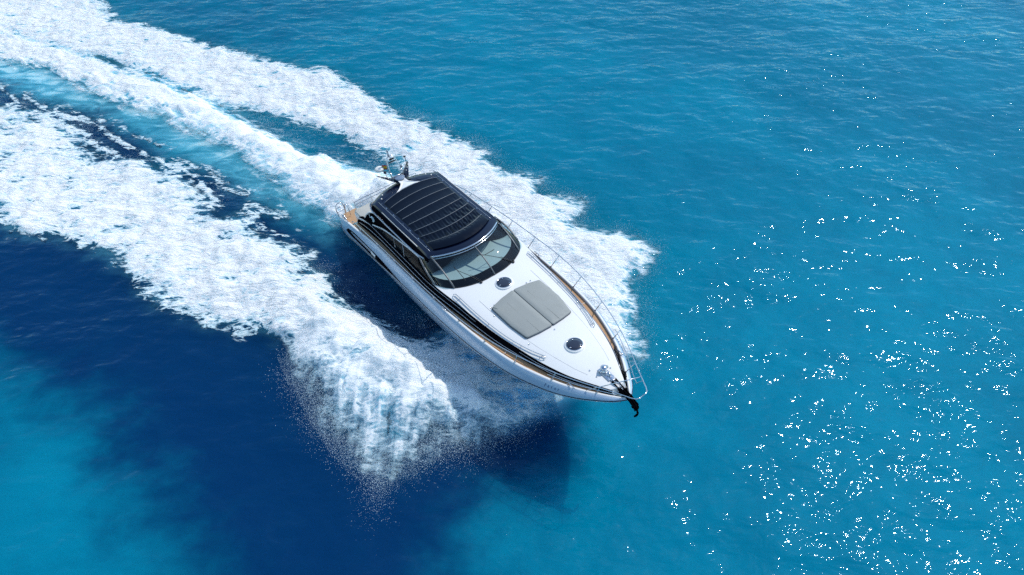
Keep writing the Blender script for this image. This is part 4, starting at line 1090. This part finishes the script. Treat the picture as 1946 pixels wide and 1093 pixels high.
# ---- bow: rails, stanchions, cleats, winch, chain, roller and anchor
ry = smooth_itp([(-.6, 1.98), (.8, 2.12), (2.5, 2.18), (5, 2.20), (7.0, 2.17), (8.14, 2.12), (9.5, 1.94), (10.95, 1.58), (12.25, 1.10), (13.4, .54), (14.0, .26)])
rzf = smooth_itp([(-.6, 1.62), (-.35, 1.95), (.3, 2.22), (1.5, 2.50), (3.5, 2.76), (7, 3.02), (9.5, 3.15), (12.2, 3.29), (13.5, 3.36), (14.0, 3.38)])
for side in (1, -1):
    r_ = MB(); pts = [(x, side * ry(x), rzf(x)) for x in np.linspace(-.55, 13.95, 90)]
    pts += [(14.07, side * .20, 3.38), (14.10, side * .12, 3.38), (14.10, 0, 3.38)]
    r_.tube(pts, .014, 8); rail = r_.build('guard_rail', MAT['steel'], boat)
    r_ = MB(); r_.tube([(x, side * (ry(x) * .5 + Bf(min(x, 13.4)) * .5), (rzf(x) + Sf(min(x, 13.6))) / 2 + .02) for x in np.linspace(11.55, 13.3, 14)] + [(13.55, side * .33, 3.12), (13.72, side * .42, 3.36)], .011, 6)
    r_.build('lower_rail', MAT['steel'], rail)
    for x in (.45, 2.05, 3.45, 4.8, 6.2, 7.6, 8.95, 10.3, 11.6, 12.85):
        xt = x + .26
        s_ = MB(); s_.tube([(x, side * (Bf(x) - .05), Sf(x)), (x + .02, side * (Bf(x) - .05), Sf(x) + .06), (xt, side * ry(xt), rzf(xt))], [.017, .014, .013], 7)
        s_.lathe([(.035, 0), (.035, .018), (.02, .03)], (x, side * (Bf(x) - .05), Sf(x) + .012), 10)
        s_.build('stanchion', MAT['steel'], rail)
    for x in (-1.25, 2.85, 6.75, 12.2):
        c_ = MB(); y = side * (Bf(x) - .04); z = Sf(x) + .02
        for dxx in (-.07, .07): c_.tube([(x + dxx, y, z), (x + dxx, y, z + .05)], .014, 6)
        c_.tube([(x - .17, y, z + .045), (x - .07, y, z + .06), (x + .07, y, z + .06), (x + .17, y, z + .045)], .014, 6)
        c_.build('cleat', MAT['steel'], boat)
xb = MB(); xb.tube([(13.05, -.44, 3.16), (13.58, .42, 3.36)], .014, 6); xb.tube([(13.05, -.44, 3.16), (12.6, -.75, 2.76)], .014, 6)
xb.build('pulpit_brace', MAT['steel'], boat)
# coiled dark mooring line lying on the port side deck at the bow
lnb = MB()
for k in range(5):
    lnb.tube([(x, .10 + Tf(min(x, 13.1)) + .045 * k * (13.3 - x) * .35 + .02 * math.sin(x * 19 + k * 2), deck_z(x) + .03 + .03 * math.sin(x * 11 + k) + .012 * k) for x in np.linspace(11.9, 13.0, 34)], .020, 6)
lnb.build('mooring_line', MAT['rubber'], boat)
zc_ = roof_z(12.6, 0)
wn_ = MB()
wn_.box((12.62, 0, zc_ + .015), (.52, .24, .03), .012)
wn_.lathe([(.10, .02), (.10, .06), (.065, .08), (.065, .13), (.105, .15), (.10, .19), (.05, .22), (.001, .225)], (12.50, .02, zc_), 20)
wn_.lathe([(.06, .02), (.06, .10), (.04, .12), (.001, .125)], (12.72, .03, zc_), 16)
wn_.tube([(12.50, -.14, zc_ + .10), (12.50, .17, zc_ + .10)], .045, 12)
wn_.box((12.86, .0, zc_ - .0), (.22, .13, .10), .03)
winch = wn_.build('anchor_winch', MAT['steel'], boat)
ch = MB()
zch = [(12.72, zc_ + .07), (12.95, zc_ + .0), (13.15, 2.98), (13.32, 2.90), (13.5, 2.84)]
for i in range(26):
    t = i / 25; x = 12.72 + .78 * t; z = np.interp(x, [q[0] for q in zch], [q[1] for q in zch]); 
    a = (i % 2) * math.pi / 2
    ch.tube([(x + .026 * math.cos(p), -.0 + .014 * math.sin(p) * math.cos(a), z + .014 * math.sin(p) * math.sin(a) + .01) for p in np.linspace(0, 2 * math.pi, 9)[:-1]], .005, 5, closed=True)
ch.build('anchor_chain', MAT['silver'], winch)
ro = MB()
for side in (1, -1): ro.grid([[(x, side * .075, z + .05), (x, side * .085, z - .06)] for x, z in ((12.95, 2.96), (13.3, 2.86), (13.62, 2.82), (13.85, 2.70), (13.93, 2.58))])
ro.grid([[(x, -.08, z - .05), (x, .08, z - .05)] for x, z in ((12.95, 2.96), (13.3, 2.86), (13.62, 2.82), (13.85, 2.70), (13.93, 2.58))])
ro.tube([(13.84, -.10, 2.66), (13.84, .10, 2.66)], .05, 10)
roller = ro.build('bow_roller', MAT['black'], boat)
so = roller.modifiers.new('thickness', 'SOLIDIFY'); so.thickness = .012
an = MB()
an.tube([(13.35, 0, 2.90), (13.75, 0, 2.82), (13.92, 0, 2.62), (13.96, 0, 2.40)], [.022, .026, .03, .03], 8)
tipx, tipz = 13.84, 2.10
an.grid([[(13.99, -.02, 2.46), (13.97, 0, 2.50), (13.99, .02, 2.46)], [(13.95, -.07, 2.36), (13.99, 0, 2.36), (13.95, .07, 2.36)], [(13.90, -.08, 2.26), (13.95, 0, 2.24), (13.90, .08, 2.26)], [(tipx, -.02, tipz), (tipx + .03, 0, tipz), (tipx, .02, tipz)]])
anchor = an.build('anchor', MAT['black'], roller)
so = anchor.modifiers.new('thickness', 'SOLIDIFY'); so.thickness = .02
